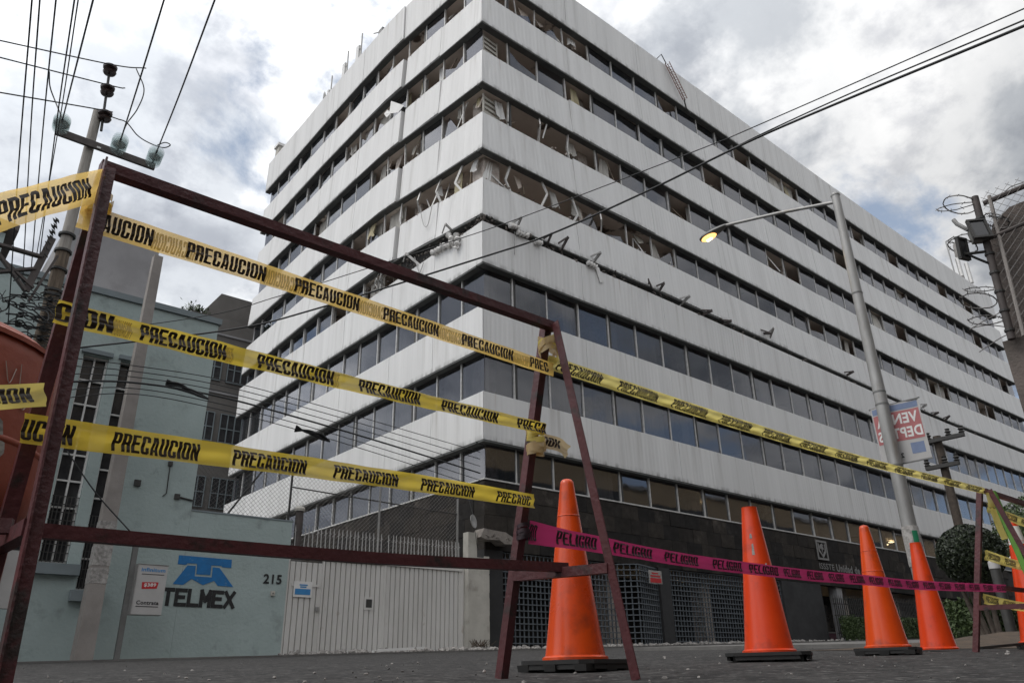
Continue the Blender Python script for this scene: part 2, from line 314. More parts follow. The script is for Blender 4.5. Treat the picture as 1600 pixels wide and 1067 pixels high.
ORG = {}
def tag(o, label=None, cat=None, group=None, kind=None):
    if label: o['label'] = label
    if cat: o['category'] = cat
    if group: o['group'] = group
    if kind: o['kind'] = kind
    return o
def thing(name, loc, label, cat, group=None):
    o = bpy.data.objects.new(name, None); C.objects.link(o); o.location = loc; ORG[o] = Vector(loc)
    o.empty_display_size = .2
    return tag(o, label, cat, group)
def mesh_of(name, mb, org, mats, smooth=False, recalc=False):
    me = bpy.data.meshes.new(name)
    me.from_pydata([(x-org[0], y-org[1], z-org[2]) for x, y, z in mb.v], [], mb.f)
    mats = mats if isinstance(mats, (list, tuple)) else [mats]
    for q in mats: me.materials.append(q)
    if len(mats) > 1:
        me.polygons.foreach_set('material_index', mb.mi)
    if recalc:
        bm = bmesh.new(); bm.from_mesh(me); bmesh.ops.recalc_face_normals(bm, faces=bm.faces); bm.to_mesh(me); bm.free()
    if smooth:
        me.polygons.foreach_set('use_smooth', [True]*len(me.polygons))
        if smooth != 'all':
            try: me.set_sharp_from_angle(angle=R(38))
            except Exception: pass
    me.update(); return me
def obj(name, mb, mats, parent=None, smooth=False, recalc=False, loc=None, **k):
    if parent is not None: org = ORG[parent]
    elif loc is not None: org = Vector(loc)
    else:
        xs, ys, zs = zip(*mb.v); org = Vector(((min(xs)+max(xs))/2, (min(ys)+max(ys))/2, min(zs)))
    o = bpy.data.objects.new(name, mesh_of(name, mb, org, mats, smooth, recalc)); C.objects.link(o)
    if parent is not None: o.parent = parent
    else: o.location = org
    ORG[o] = org
    return tag(o, **k)
def inst(name, me, parent, wloc, rot=None, scale=None, **k):
    o = bpy.data.objects.new(name, me); C.objects.link(o); o.parent = parent
    o.location = Vector(wloc) - ORG[parent]
    if rot: o.rotation_euler = rot
    if scale: o.scale = scale
    ORG[o] = Vector(wloc)
    return tag(o, **k)
def lerp(a, b, t): return a + (b-a)*t
def pw(tab, x):
    if x <= tab[0][0]: return tab[0][1]
    for (x0, y0), (x1, y1) in zip(tab, tab[1:]):
        if x <= x1: return y0 + (y1-y0)*(x-x0)/(x1-x0)
    return tab[-1][1]
def spline(pts, n=10):
    pts = [Vector(p) for p in pts]
    if len(pts) == 2: return [pts[0].lerp(pts[1], i/n) for i in range(n+1)]
    P = [pts[0]*2-pts[1]] + pts + [pts[-1]*2-pts[-2]]; out = []
    for i in range(1, len(P)-2):
        p0, p1, p2, p3 = P[i-1:i+3]
        for k in range(n):
            t = k/n
            out.append(.5*((2*p1)+(p2-p0)*t+(2*p0-5*p1+4*p2-p3)*t*t+(3*p1-p0-3*p2+p3)*t**3))
    return out + [pts[-1]]
# ---- lettering: text turned into a flat mesh, fitted to the unit square
_TX = {}
def text_mesh(s, bold=.0, shear=0):
    if (s, bold) in _TX: return _TX[(s, bold)]
    cu = bpy.data.curves.new('t', 'FONT'); cu.body = s; cu.size = 1; cu.offset = bold; cu.resolution_u = 3; cu.shear = shear; cu.space_character = 1+2.6*bold
    o = bpy.data.objects.new('t', cu); C.objects.link(o)
    dg = bpy.context.evaluated_depsgraph_get(); me = o.evaluated_get(dg).to_mesh()
    bm = bmesh.new(); bm.from_mesh(me); ya = min(v.co.y for v in bm.verts); yb = max(v.co.y for v in bm.verts)
    if bold > .03:
        for q in range(1, 7):
            bmesh.ops.bisect_plane(bm, geom=bm.verts[:]+bm.edges[:]+bm.faces[:], plane_co=(0, lerp(ya, yb, q/7), 0), plane_no=(0, 1, 0))
    bm.verts.index_update()
    vs = [tuple(v.co) for v in bm.verts]; fs = [tuple(v.index for v in f.verts) for f in bm.faces]; bm.free()
    xs = [v[0] for v in vs]; ys = [v[1] for v in vs]; x0, x1, y0, y1 = min(xs), max(xs), min(ys), max(ys)
    vs = [((x-x0)/(x1-x0), (y-y0)/(y1-y0)) for x, y, z in vs]; asp = (x1-x0)/(y1-y0)
    bpy.data.objects.remove(o); bpy.data.curves.remove(cu)
    _TX[(s, bold)] = (vs, fs, asp); return _TX[(s, bold)]
def text_on(mb, s, o, ux, uz, bold=.02, n=(0, 0, 0), mi=0):
    """text fitted on the parallelogram o + a*ux + b*uz, lifted by n"""
    vs, fs, _ = text_mesh(s, bold); o = Vector(o)+Vector(n); ux = Vector(ux); uz = Vector(uz)
    return mb.add([o+ux*a+uz*b for a, b in vs], fs, mi)

# heavy condensed capitals as printed on cordon tape: non-overlapping pieces in a unit cell
def block_text(word):
    key = ('block', word)
    if key in _TX: return _TX[key]
    s, h = .40, .14
    rect = lambda a, b, c, d: [(a, c), (b, c), (b, d), (a, d)]
    top = [(0, .92), (.22, 1), (.78, 1), (1, .92), (1-s, .92), (1-s, 1-h), (s, 1-h), (s, .92)]
    bot = [(x, 1-y) for x, y in reversed(top)]
    G_ = {'P': [rect(0, s, 0, 1), [(s, 1-h), (s, 1), (.8, 1), (1, .92), (1-s, .92), (1-s, 1-h)], rect(1-s, 1, .5, .92), [(s, .40), (.8, .40), (1, .48), (1, .5), (1-s, .5), (1-s, .53), (s, .53)]],
          'I': [rect(0, 1, 0, 1)], 'L': [rect(0, s, 0, 1), rect(s, 1, 0, h)],
          'E': [rect(0, s, 0, 1), rect(s, 1, 0, h), rect(s, .9, .45, .45+h), rect(s, 1, 1-h, 1)],
          'C': [rect(0, s, .08, .92), top, bot, rect(1-s, 1, .63, .92), rect(1-s, 1, .08, .37)],
          'G': [rect(0, s, .08, .92), top, bot, rect(1-s, 1, .66, .92), rect(1-s, 1, .08, .40), rect(.52, 1, .40, .52)],
          'O': [rect(0, s, .08, .92), top, bot, rect(1-s, 1, .08, .92)],
          'U': [rect(0, s, .08, 1), bot, rect(1-s, 1, .08, 1)],
          'N': [rect(0, .36, 0, 1), rect(.64, 1, 0, 1), [(.36, 1), (.36, .50), (.64, 0), (.64, .50)]],
          'A': [[(0, 0), (.37, 0), (.5, .80), (.22, 1)], [(1, 0), (.78, 1), (.5, .80), (.63, 0)], [(.22, 1), (.5, .80), (.78, 1)], [(.398, .17), (.602, .17), (.579, .31), (.421, .31)]]}
    G_['R'] = G_['P'][:3] + [[(s, .40), (1-s, .40), (1-s, .53), (s, .53)], rect(1-s, 1, 0, .38), [(1-s, .38), (1, .38), (.93, .46), (1, .5), (1-s, .5)]]
    x = 0; bm = bmesh.new()
    for ch in word:
        w_ = .44 if ch == 'I' else 1.0
        for poly in G_[ch]:
            bm.faces.new([bm.verts.new((x+a*w_, b, 0)) for a, b in poly])
        x += w_+.13
    tot = x-.13
    bmesh.ops.triangulate(bm, faces=bm.faces[:])
    for q in range(1, 8):
        bmesh.ops.bisect_plane(bm, geom=bm.verts[:]+bm.edges[:]+bm.faces[:], plane_co=(0, q/8, 0), plane_no=(0, 1, 0))
    bm.verts.index_update()
    vs = [(v.co.x/tot, v.co.y) for v in bm.verts]; fs = [tuple(v.index for v in f.verts) for f in bm.faces]; bm.free()
    _TX[key] = (vs, fs, tot); return _TX[key]
# ------------------------------------------------------------------ ground
def gzc(x, y): return gz(min(max(x, -30), 80), min(max(y, -20), 40))
def patch(poly_fn, xs, ys, lift, mb=None):
    mb = mb or MB(); vs = [(x, y, gzc(x, y)+lift+poly_fn(x, y)) for y in ys for x in xs]; n = len(xs)
    return mb.add(vs, [(j*n+i, j*n+i+1, (j+1)*n+i+1, (j+1)*n+i) for j in range(len(ys)-1) for i in range(n-1)])
frange = lambda a, b, n: [a+(b-a)*i/n for i in range(n+1)]
xs = [-600, -200, -80] + frange(-30, 80, 55) + [140, 300, 700]; ys = [-600, -200, -60] + frange(-20, 40, 40) + [80, 250, 700]
bump_ = lambda x, y: .012*mnoise.noise(Vector((x*.35, y*.35, 3))) if (x*x+y*y) > 4 else 0
obj('road', patch(bump_, xs, ys, 0), K['asphalt'], loc=(0, 0, 0), smooth='all', kind='structure')
def slab_path(name, x0, x1, y0, y1, h, m):
    mb = MB(); n = max(1, int((x1-x0)/4))
    for i in range(n):
        a = lerp(x0, x1, i/n); b = lerp(x0, x1, (i+1)/n)
        mb.hexa([(a, y0, gzc(a, y0)-.3), (b, y0, gzc(b, y0)-.3), (b, y1, gzc(b, y1)-.3), (a, y1, gzc(a, y1)-.3),
                 (a, y0, gzc(a, y0)+h), (b, y0, gzc(b, y0)+h), (b, y1, gzc(b, y1)+h), (a, y1, gzc(a, y1)+h)])
    return obj(name, mb, m, kind='structure')
slab_path('pavement', -20, 80, 17.35, 18.84, .03, K['pave'])
slab_path('kerb', -20, 80, 17.2, 17.345, .034, K['pave'])
slab_path('pavement', 10.5, 80, 4.25, 9.5, .05, K['pave'])
slab_path('kerb', 10.5, 80, 4.1, 4.245, .056, K['pave'])

obj('bounce_yard', patch(lambda x, y: 0, [6.2, 10, 14.8], [BY+.6 if False else 19.4, 30, 40], .01), K['lightground'], loc=(0, 0, 0), kind='structure')  # pale yard floor, added to bounce daylight up to the office ceilings
obj('bounce_yard', patch(lambda x, y: 0, [-200, -20, 40, 200], [-200, -80, -24.5], .012), K['lightground'], loc=(0, 0, 0), kind='structure')  # unseen pale ground behind the tan building, added for bounced light
# ------------------------------------------------------------------ the office building
BX, BY, BX1, BY1 = 14.85, 18.85, 72.9, 41.4
ob = thing('office_building', (BX, BY, gz(BX, BY)), 'large white banded office block, quake-damaged, one floor crushed flat', 'building')
SAG = [(18.85, 0), (21.5, .30), (25, .75), (26.5, .92), (29, 1.0), (33, .92), (37, .72), (41.4, .55)]
RX = [(14.85, 0), (24, 0), (35, -.15), (48, -.32), (56, -.28), (62, -.15), (73, .1)]
def zl(z, x, y, upper):
    q = z + pw(RX, x)*(1 if upper else .75)*max(0, min(1, (z-5)/9))*max(0, 1-(y-BY)/22)
    if upper: q += pw(SAG, y)*max(0, 1-(x-BX)/18)
    return q
FACE = {'R': lambda u, d, z: (u, BY+d, z), 'L': lambda u, d, z: (BX+d, u, z)}
def fz(face, u, z, upper): return zl(z, u, BY, upper) if face == 'R' else zl(z, BX, u, upper)
#        bottom, top, upper?
BANDS = [('G', 7.18, 8.83, 0), ('F', 10.42, 12.05, 0), ('E', 13.76, 15.46, 0), ('D', 15.80, 17.52, 1),
         ('C', 18.82, 20.68, 1), ('B', 22.08, 23.92, 1), ('A', 25.30, 27.05, 1), ('P', 28.36, 30.52, 1)]
JR = [BX] + [19.95+5.13*i for i in range(10)] + [BX1]
JL = [BY, 21.9, 25.0, 29.1, 33.2, 37.3, BY1]
FL, TH, REC = .214, .14, .30
rb = random.Random(3)
for bn, zb, zt, upper in BANDS:
    for face, JJ in (('R', JR), ('L', JL)):
        for j in range(len(JJ)-1):
            jg = rb.choice((.007, .009, .014)); a, b = JJ[j]+jg, JJ[j+1]-jg
            da = db = 0; dz = 0
            if face == 'L' and upper:
                if j == 1 and bn != 'P': b -= .13; db = .06
                if j == 2: a += .02; da = -.07
            if upper: dz = rb.uniform(-.03, .03)
            lean = .09 if upper and bn != 'P' else .0
            if j == 0 and upper and bn in 'BCD': lean = .14
            n = max(2, int((b-a)/FL)); mb = MB(); vs = []
            us = []
            for i in range(n):
                p = (b-a)/n
                us += [(a+p*i, 0), (a+p*(i+.40), 0), (a+p*(i+.5), .005), (a+p*(i+.90), .005)]
            us.append((b, 0))
            z0, z1 = zb+dz, zt+dz
            ka = 1 if j == 0 else 0
            f = FACE[face]
            for i, (u, fl) in enumerate(us):
                t = (u-a)/(b-a); e = da*(1-t)+db*t*t
                ub = max(u, a+TH*1.02) if ka else u
                vs += [f(u, fl+e, fz(face, u, z0, upper)), f(u if not (ka and lean) else max(u, a+lean*(1 if i == 0 else .9)), fl+lean+e, fz(face, u, z1, upper)),
                       f(ub, TH+lean, fz(face, u, z1, upper)), f(ub, TH+lean, fz(face, u, z0, upper))]
            fs = []
            for i in range(len(us)-1):
                q = i*4; r = q+4
                fs += [(q, r, r+1, q+1), (q+1, r+1, r+2, q+2), (q+2, r+2, r+3, q+3), (q+3, r+3, r, q)]
            q = (len(us)-1)*4; fs += [(3, 2, 1, 0), (q, q+1, q+2, q+3)]
            if face == 'L': fs = [tuple(reversed(x)) for x in fs]
            mb.add(vs, fs); obj('cladding_panel', mb, K['band'], ob)
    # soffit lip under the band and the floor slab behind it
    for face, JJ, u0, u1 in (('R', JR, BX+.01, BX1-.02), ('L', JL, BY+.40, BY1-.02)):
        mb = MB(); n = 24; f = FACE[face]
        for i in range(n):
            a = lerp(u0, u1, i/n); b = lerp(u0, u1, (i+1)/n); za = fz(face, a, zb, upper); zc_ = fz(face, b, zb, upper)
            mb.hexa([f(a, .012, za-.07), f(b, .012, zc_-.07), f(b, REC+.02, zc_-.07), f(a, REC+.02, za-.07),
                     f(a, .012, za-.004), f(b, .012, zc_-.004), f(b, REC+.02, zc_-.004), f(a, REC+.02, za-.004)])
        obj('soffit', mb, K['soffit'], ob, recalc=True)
    xs_ = frange(BX+.3, BX1-.2, 14); ys_ = frange(BY+.3, BY1-.2, 8); mb = MB(); nx = len(xs_)
    for dzz in (0, .3):
        mb.add([(x, y, zl(zb, x, y, upper)+dzz) for y in ys_ for x in xs_],
               [((j*nx+i, (j+1)*nx+i, (j+1)*nx+i+1, j*nx+i+1) if dzz == 0 else (j*nx+i, j*nx+i+1, (j+1)*nx+i+1, (j+1)*nx+i)) for j in range(len(ys_)-1) for i in range(nx-1)])
    obj('floor_slab', mb, K['slab'], ob)
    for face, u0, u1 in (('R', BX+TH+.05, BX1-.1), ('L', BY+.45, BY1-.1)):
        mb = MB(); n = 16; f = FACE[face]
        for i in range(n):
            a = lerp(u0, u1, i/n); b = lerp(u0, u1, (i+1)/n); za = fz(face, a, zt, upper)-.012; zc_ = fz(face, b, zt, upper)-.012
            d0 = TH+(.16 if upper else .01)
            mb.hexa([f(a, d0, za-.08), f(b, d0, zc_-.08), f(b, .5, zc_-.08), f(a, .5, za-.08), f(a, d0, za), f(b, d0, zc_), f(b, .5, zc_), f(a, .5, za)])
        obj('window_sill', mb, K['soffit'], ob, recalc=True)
# roof deck and inner walls
obj('roof', patch(lambda x, y: 0, [BX+.3, BX1-.3], [BY+.3, BY1-.3], 0, None), K['blockwall'], ob) if False else None
mb = MB(); mb.box(BX+.2, BX1-.2, BY+.2, BY1-.2, 29.5, 29.7); obj('roof', mb, K['blockwall'], ob)
mb = MB(); mb.box(BX+5.5, BX1-.6, BY+6.5, BY1-1.2, .4, 29.4); obj('core_wall', mb, K['inner'], ob)
mb = MB(); mb.box(BX1-.3, BX1-.02, BY+.4, BY1-.3, .5, 30.2); mb.box(BX+.4, BX1-.3, BY1-.25, BY1-.02, .5, 30.2); obj('end_wall', mb, K['blockwall'], ob)
for x in frange(BX+1.0, BX1-1.2, 10):
    mb = MB(); mb.box(x-.3, x+.3, BY+.9, BY+1.5, .4, 28.5); obj('column', mb, K['plaster'], ob)
for y in (24.6, 30.2, 35.8, 40.6):
    mb = MB(); mb.box(BX+.9, BX+1.5, y-.3, y+.3, .4, 28.5); obj('column', mb, K['plaster'], ob)

# ---- window strips
MR = [BX+REC-.02, 16.45] + [16.45+1.71*i for i in range(1, 33)] + [BX1-.3]
ML = [BY+REC-.02] + [20.43+1.497*i for i in range(0, 14)] + [BY1-.3]
ML = [q for q in ML if q < BY1-.35] + [BY1-.3]
STRIPS = [('base', 5.95, 7.18, 0), ('GF', 8.83, 10.42, 0), ('FE', 12.05, 13.76, 0), ('DC', 17.52, 18.82, 1), ('CB', 20.68, 22.08, 1), ('BA', 23.92, 25.30, 1), ('AP', 27.05, 28.36, 1)]
GONE = {('AP', 'R'): {0, 1, 2, 3, 11, 13, 14}, ('BA', 'R'): {0, 3, 9, 17}, ('CB', 'R'): {0, 1, 2, 3, 4, 7, 12, 19}, ('DC', 'R'): {0, 1, 2, 3, 4, 5, 6, 16, 24, 29},
        ('AP', 'L'): {1, 3, 4, 8}, ('BA', 'L'): {2, 3, 5, 7}, ('CB', 'L'): {0, 1, 3, 4, 5}, ('DC', 'L'): {0, 1, 2, 3, 4, 5, 6}}
SHARD = {('AP', 'R'): {1, 2}, ('BA', 'R'): {1}, ('CB', 'L'): {1, 4}, ('AP', 'L'): {4}, ('BA', 'L'): {5}, ('DC', 'R'): {3, 4, 6}, ('DC', 'L'): {5}}
BENT = {('DC', 'R'): {1, 2, 3, 4}, ('DC', 'L'): {1, 2, 3, 4}, ('CB', 'R'): {2, 3}}
rw = random.Random(11); npane = nmul = 0
restp = MB(); restm = MB()
def pane_mb(face, a, b, zb_, zt_, upper, d, th=.012, mb=None, tl=0, tz=0):
    f = FACE[face]; mb = mb or MB()
    za, zb2, zc2, zd = fz(face, a, zb_, upper), fz(face, b, zb_, upper), fz(face, b, zt_, upper), fz(face, a, zt_, upper)
    e = d+tl; g_, h_ = d+tz, d+tl+tz
    return mb.hexa([f(a, d, za), f(b, e, zb2), f(b, e+th, zb2), f(a, d+th, za), f(a, g_, zd), f(b, h_, zc2), f(b, h_+th, zc2), f(a, g_+th, zd)])
for sn, zb, zt, upper in STRIPS:
    for face, MM in (('R', MR), ('L', ML)):
        f = FACE[face]; gone = GONE.get((sn, face), set()); bent = BENT.get((sn, face), set()); sh = SHARD.get((sn, face), set())
        for i in range(len(MM)-1):
            a, b = MM[i], MM[i+1]
            z1 = zt-.06; z0 = zb-.02 if sn != 'base' else zb
            # --- panes
            if i not in gone and not (upper and rw.random() < .07 and i > 6):
                if face == 'R' and i > 27: pane_mb(face, a+.03, b-.03, z0, z1, upper, REC, mb=restp)
                else:
                    jit = rw.uniform(-.012, .012)
                    if i in sh or (upper and rw.random() < .05):
                        p = [f(a+.04, REC, fz(face, a, z0, upper)), f(b-.04, REC, fz(face, b, z0, upper)), f(b-.04, REC, fz(face, b, lerp(z0, z1, rw.uniform(.2, .9)), upper)),
                             f(lerp(a, b, rw.uniform(.3, .7)), REC-.01, fz(face, a, lerp(z0, z1, rw.uniform(.1, .5)), upper)), f(a+.04, REC, fz(face, a, lerp(z0, z1, rw.uniform(.3, 1)), upper))]
                        mb = MB(); mb.prism(p, Vector(f(0, .012, 0))-Vector(f(0, 0, 0))); obj('window_pane', mb, K['glass'], ob, recalc=True, label='broken window pane with a jagged edge')
                    else:
                        mb = MB(); hh = .5*(b-a); mb = pane_mb(face, a+.03, b-.03, z0, z1, upper, REC+jit, tl=rw.gauss(0, .022 if upper else .012), tz=rw.gauss(0, .02 if upper else .010)); obj('window_pane', mb, K['glass'], ob, recalc=True)
                    npane += 1
            elif i in sh:
                zz = [fz(face, a, z0, upper), fz(face, b, z0, upper)]
                k = rw.uniform(.35, .8)
                p = [f(a+.05, REC, zz[0]), f(b-.05, REC, zz[1]), f(lerp(a, b, rw.uniform(.6, .95)), REC+.02, fz(face, b, lerp(z0, z1, k), upper)), f(lerp(a, b, .3), REC, fz(face, a, lerp(z0, z1, .2), upper))]
                mb = MB(); mb.prism(p, Vector(f(0, .012, 0))-Vector(f(0, 0, 0))); obj('window_pane', mb, K['glass'], ob, recalc=True, label='broken window pane with a jagged edge')
            # --- mullion on the far side of the pane
            if i > 0:
                u = MM[i]
                if i in bent:
                    k1, k2 = rw.uniform(-.35, .35), rw.uniform(-.3, .1)
                    mb = MB(); pts = [f(u+rw.uniform(-.1, .1), REC-.06, fz(face, u, z0, upper)), f(u+k1, k2+.18, fz(face, u, lerp(z0, z1, rw.uniform(.35, .6)), upper)), f(u, REC-.06, fz(face, u, z1, upper))]
                    for p, q in zip(pts, pts[1:]): mb.bar(p, q, .055, .09)
                    obj('mullion', mb, K['alu'], ob, recalc=True, label='buckled window mullion')
                elif face == 'R' and i > 27:
                    pane_mb(face, u-.024, u+.024, z0, z1, upper, REC-.055, .07, mb=restm)
                else:
                    ln = rw.uniform(-.06, .06) if upper and i < 8 else 0
                    ws = .024 if face == 'R' else .026
                    mb = MB(); za, zd = fz(face, u, z0, upper), fz(face, u, z1, upper)
                    mb.hexa([f(u-ws+ln, REC-.055, za), f(u+ws+ln, REC-.055, za), f(u+ws+ln, REC+.02, za), f(u-ws+ln, REC+.02, za), f(u-ws, REC-.055, zd), f(u+ws, REC-.055, zd), f(u+ws, REC+.02, zd), f(u-ws, REC+.02, zd)])
                    obj('mullion', mb, K['alu'], ob, recalc=True); nmul += 1
                if i % 3 == (1 if face == 'R' else 0) and i not in bent and i < 28:
                    mb = pane_mb(face, u+.045, u+(.17 if face == 'L' else .14), z0, z1, upper, REC-.05, .07); obj('joint_strip', mb, K['dark'], ob, recalc=True)
            # --- curtains behind the glass
            pc = {'base': .15, 'GF': .6, 'FE': .6, 'DC': .35, 'CB': .3, 'BA': .35, 'AP': .25}[sn]*(1.15 if face == 'L' else 1)
            if rw.random() < pc and not (i in gone and i < 3) and i < 30:
                ca, cb_ = a+.06, b-.06
                if rw.random() < .45: ca, cb_ = (ca, lerp(ca, cb_, rw.uniform(.3, .7))) if rw.random() < .5 else (lerp(ca, cb_, rw.uniform(.3, .7)), cb_)
                n = int((cb_-ca)/.055)+2; mb = MB(); vs = []
                blow = rw.uniform(-.25, .1) if i in gone else 0
                for q in range(n):
                    u = lerp(ca, cb_, q/(n-1)); dd = REC+.22+(.045 if q % 2 else 0)+rw.uniform(-.01, .01)
                    vs += [f(u+rw.uniform(-.02, .02), dd+blow, fz(face, u, zb+.02, upper)), f(u, dd, fz(face, u, zt-.05, upper))]
                mb.add(vs, [(2*q, 2*q+2, 2*q+3, 2*q+1) for q in range(n-1)])
                obj('curtain', mb, K['curtain2'] if rw.random() < .15 else K['curtain'], ob)
ed = [q for q in ML if q > 25.2]
for i in range(len(ed)-1):
    a, b = ed[i], ed[i+1]; f = FACE['L']; d = REC
    zA, zB, zC, zD = fz('L', a, 15.43, 0), fz('L', b, 15.43, 0), fz('L', b, 15.73, 1), fz('L', a, 15.73, 1)
    if i not in (0, 2):
        mb = MB(); mb.hexa([f(a+.03, d, zA), f(b-.03, d, zB), f(b-.03, d+.012, zB), f(a+.03, d+.012, zA), f(a+.03, d, zD), f(b-.03, d, zC), f(b-.03, d+.012, zC), f(a+.03, d+.012, zD)]); obj('window_pane', mb, K['glass'], ob, recalc=True)
    mb = MB(); mb.hexa([f(a-.03, d-.09, zA), f(a+.03, d-.09, zA), f(a+.03, d+.02, zA), f(a-.03, d+.02, zA), f(a-.03, d-.09, zD), f(a+.03, d-.09, zD), f(a+.03, d+.02, zD), f(a-.03, d+.02, zD)]); obj('mullion', mb, K['alu'], ob, recalc=True)
    if i in (0, 1, 3, 5):
        mb = MB(); vs = []
        for q in range(20): u = lerp(a+.1, b-.1, q/19); vs += [f(u, d+.2+.04*(q % 2), zA), f(u, d+.2+.04*(q % 2), zD)]
        mb.add(vs, [(2*q, 2*q+2, 2*q+3, 2*q+1) for q in range(19)]); obj('curtain', mb, K['curtain'], ob)
obj('window_pane', restp, K['glass'], ob, recalc=True, kind='stuff', label='panes of the far windows')
obj('mullion', restm, K['alu'], ob, recalc=True, kind='stuff', label='mullions of the far windows')
# leaf of white sheet torn out of a window, louvred shutters at the corner
for px in ([(611, 158), (631, 165), (622, 176), (608, 178)], [(605, 172), (612, 176), (604, 184), (600, 178)]):
    mb = MB(); mb.prism([atX(x, y, BX+.05-.02*i) for i, (x, y) in enumerate(px)], (.015, 0, 0)); obj('torn_sheet', mb, K['white'], ob, recalc=True)
for z0, z1 in ((20.75, 21.95), (24.0, 25.2)):
    mb = MB()
    for q in range(5):
        z = lerp(z0, z1, (q+.3)/5); mb.bar((BX+.44, BY+.46, z), (BX+1.25, BY+.56, z+.02), .05, .12)
    mb.bar((BX+.44, BY+.46, z0), (BX+.44, BY+.46, z1), .06); mb.bar((BX+1.25, BY+.56, z0), (BX+1.25, BY+.56, z1), .06)
    obj('louvre', mb, K['cream'], ob, recalc=True)
# torn blinds, fallen frames and lumps in the smashed openings
rd = random.Random(23)
for (sn, face), gone in GONE.items():
    zb, zt, upper = [(a, b, c) for n_, a, b, c in STRIPS if n_ == sn][0]; MM = MR if face == 'R' else ML; f = FACE[face]
    for i in sorted(gone):
        if i > 20: continue
        a, b = MM[i], MM[i+1]; zA = lambda u, k: fz(face, u, lerp(zb, zt-.07, k), upper)
        if rd.random() < (.7 if sn == 'DC' else .32):      # torn blind or curtain hanging askew
            u0 = lerp(a, b, rd.uniform(.05, .5)); u1 = u0+rd.uniform(.25, .7); d = rd.uniform(.28, .55); n = 7; vs = []
            kb = rd.uniform(.05, .55); sw = rd.uniform(-.3, .3)
            for q in range(n):
                t_ = q/(n-1); u = lerp(u0, u1, t_); dd = d+(.05 if q % 2 else 0)
                vs += [f(u+sw*(1-kb), dd-.15*rd.random(), zA(u, kb+.12*rd.random())), f(lerp(u, (u0+u1)/2, .25), dd, zA(u, 1))]
            mb = MB(); mb.add(vs, [(2*q, 2*q+2, 2*q+3, 2*q+1) for q in range(n-1)]); obj('torn_blind', mb, rd.choice((K['curtain'], K['curtain'], K['curtain2'], K['white'])), ob)
        for _ in range(rd.choice((0, 0, 1, 2) if sn == 'DC' else (0, 0, 0, 1))):      # fallen frame members
            u0 = lerp(a, b, rd.random()); u1 = u0+rd.uniform(-.9, .9); mb = MB()
            mb.bar(f(u0, rd.uniform(.15, .4), zA(u0, rd.uniform(.0, .25))), f(u1, rd.uniform(.2, .7), zA(u1, rd.uniform(.55, 1))), .035, .06); obj('fallen_frame', mb, rd.choice((K['alu'], K['alu'], K['wood'])), ob, recalc=True)
        if rd.random() < .3:       # ceiling board hanging down inside
            u0 = lerp(a, b, rd.uniform(.1, .6)); w_ = rd.uniform(.4, .9); k = rd.uniform(.45, .8)
            mb = MB(); mb.prism([f(u0, .6, zA(u0, 1)), f(u0+w_, .65, zA(u0, 1)), f(u0+w_*.8, .5, zA(u0, k)), f(u0+w_*.3, .45, zA(u0, k-.15))], Vector(f(0, .03, 0))-Vector(f(0, 0, 0))); obj('hanging_board', mb, rd.choice((K['plaster'], K['cream'], K['inner'])), ob, recalc=True)
        if rd.random() < .55: continue
        mb = MB()
        for _ in range(4): u = lerp(a, b, rd.random()); random.seed(rd.random()); mb.chunk(f(u, rd.uniform(.03, .28), zA(u, .0)+.03), rd.uniform(.03, .075))
        obj('sill_debris', mb, rd.choice((K['plaster'], K['debris'], K['insul'])), ob, kind='stuff')
# corner post exposed on the worst floor
mb = MB(); mb.box(BX+.5, BX+1.25, BY+.5, BY+1.25, 15.3, 18.9); obj('column', mb, K['plaster'], ob, label='spalled corner column')

# ---- crushed storey: rubble, hanging brackets, lagging
rr = random.Random(5); mb = MB()
for k in range(760):
    if k < 480:
        x = BX+rr.random()**1.6*45; z = fz('R', x, rr.uniform(15.46, 15.8), 0); p = (x, BY+rr.uniform(-.02, .35), z)
    else:
        y = BY+rr.random()**1.5*9; z = rr.uniform(15.44, 15.75+.09*(y-BY)); p = (BX+rr.uniform(0, .4), y, z)
    random.seed(k); mb.chunk(p, rr.choice((.03, .04, .05, .06, .09)))
obj('rubble', mb, [K['crossarm'] if False else K['debris']], ob, kind='stuff')
mb = MB(); mb.box(BX+.3, BX1-.3, BY+.3, BY+.45, 15.3, 15.95); mb.box(BX+.3, BX+.45, BY+.3, 24.9, 15.3, 16.5); obj('crushed_wall', mb, K['joint'], ob)
BRK = [((815, 339), (806, 360)), ((862, 365), (854, 384)), ((888, 370), (876, 392)), ((939, 394), (926, 411)), ((1013, 437), (1020, 453)), ((1038, 442), (1029, 456)), ((1078, 462), (1064, 475)),
       ((1113, 485), (1097, 492)), ((1143, 501), (1129, 507)), ((1209, 512), (1202, 530)), ((1206, 521), (1190, 521)), ((1334, 580), (1320, 588)), ((1448, 632), (1440, 637)), ((1467, 644), (1455, 650)), ((1484, 649), (1474, 660))]
for q, (t, b) in enumerate(BRK):
    B = atY(b[0], b[1], BY+.12); T = atY(t[0], t[1], BY-.42); B2 = B+Vector((-.25, 0, .18))
    mb = MB(); mb.bar(B, T, .05, .13); mb.bar(T, B2, .035, .07); mb.bar(B, B+Vector((rr.uniform(-.3, .3), -.1, -.25)), .03, .05)
    obj('bent_bracket', mb, K['crossarm'] if q % 3 else K['greysteel'], ob, recalc=True)
for (t, b) in (((696, 350), (708, 362)), ((634, 396), (660, 418)), ((588, 436), (600, 446)), ((597, 424), (590, 452))):
    B = atX(b[0], b[1], BX+.1); T = atX(t[0], t[1], BX-.35); mb = MB(); mb.bar(B, T, .045, .1); mb.bar(T, T+Vector((.2, .5, -.1)), .04, .06); obj('bent_bracket', mb, K['greysteel'], ob, recalc=True)
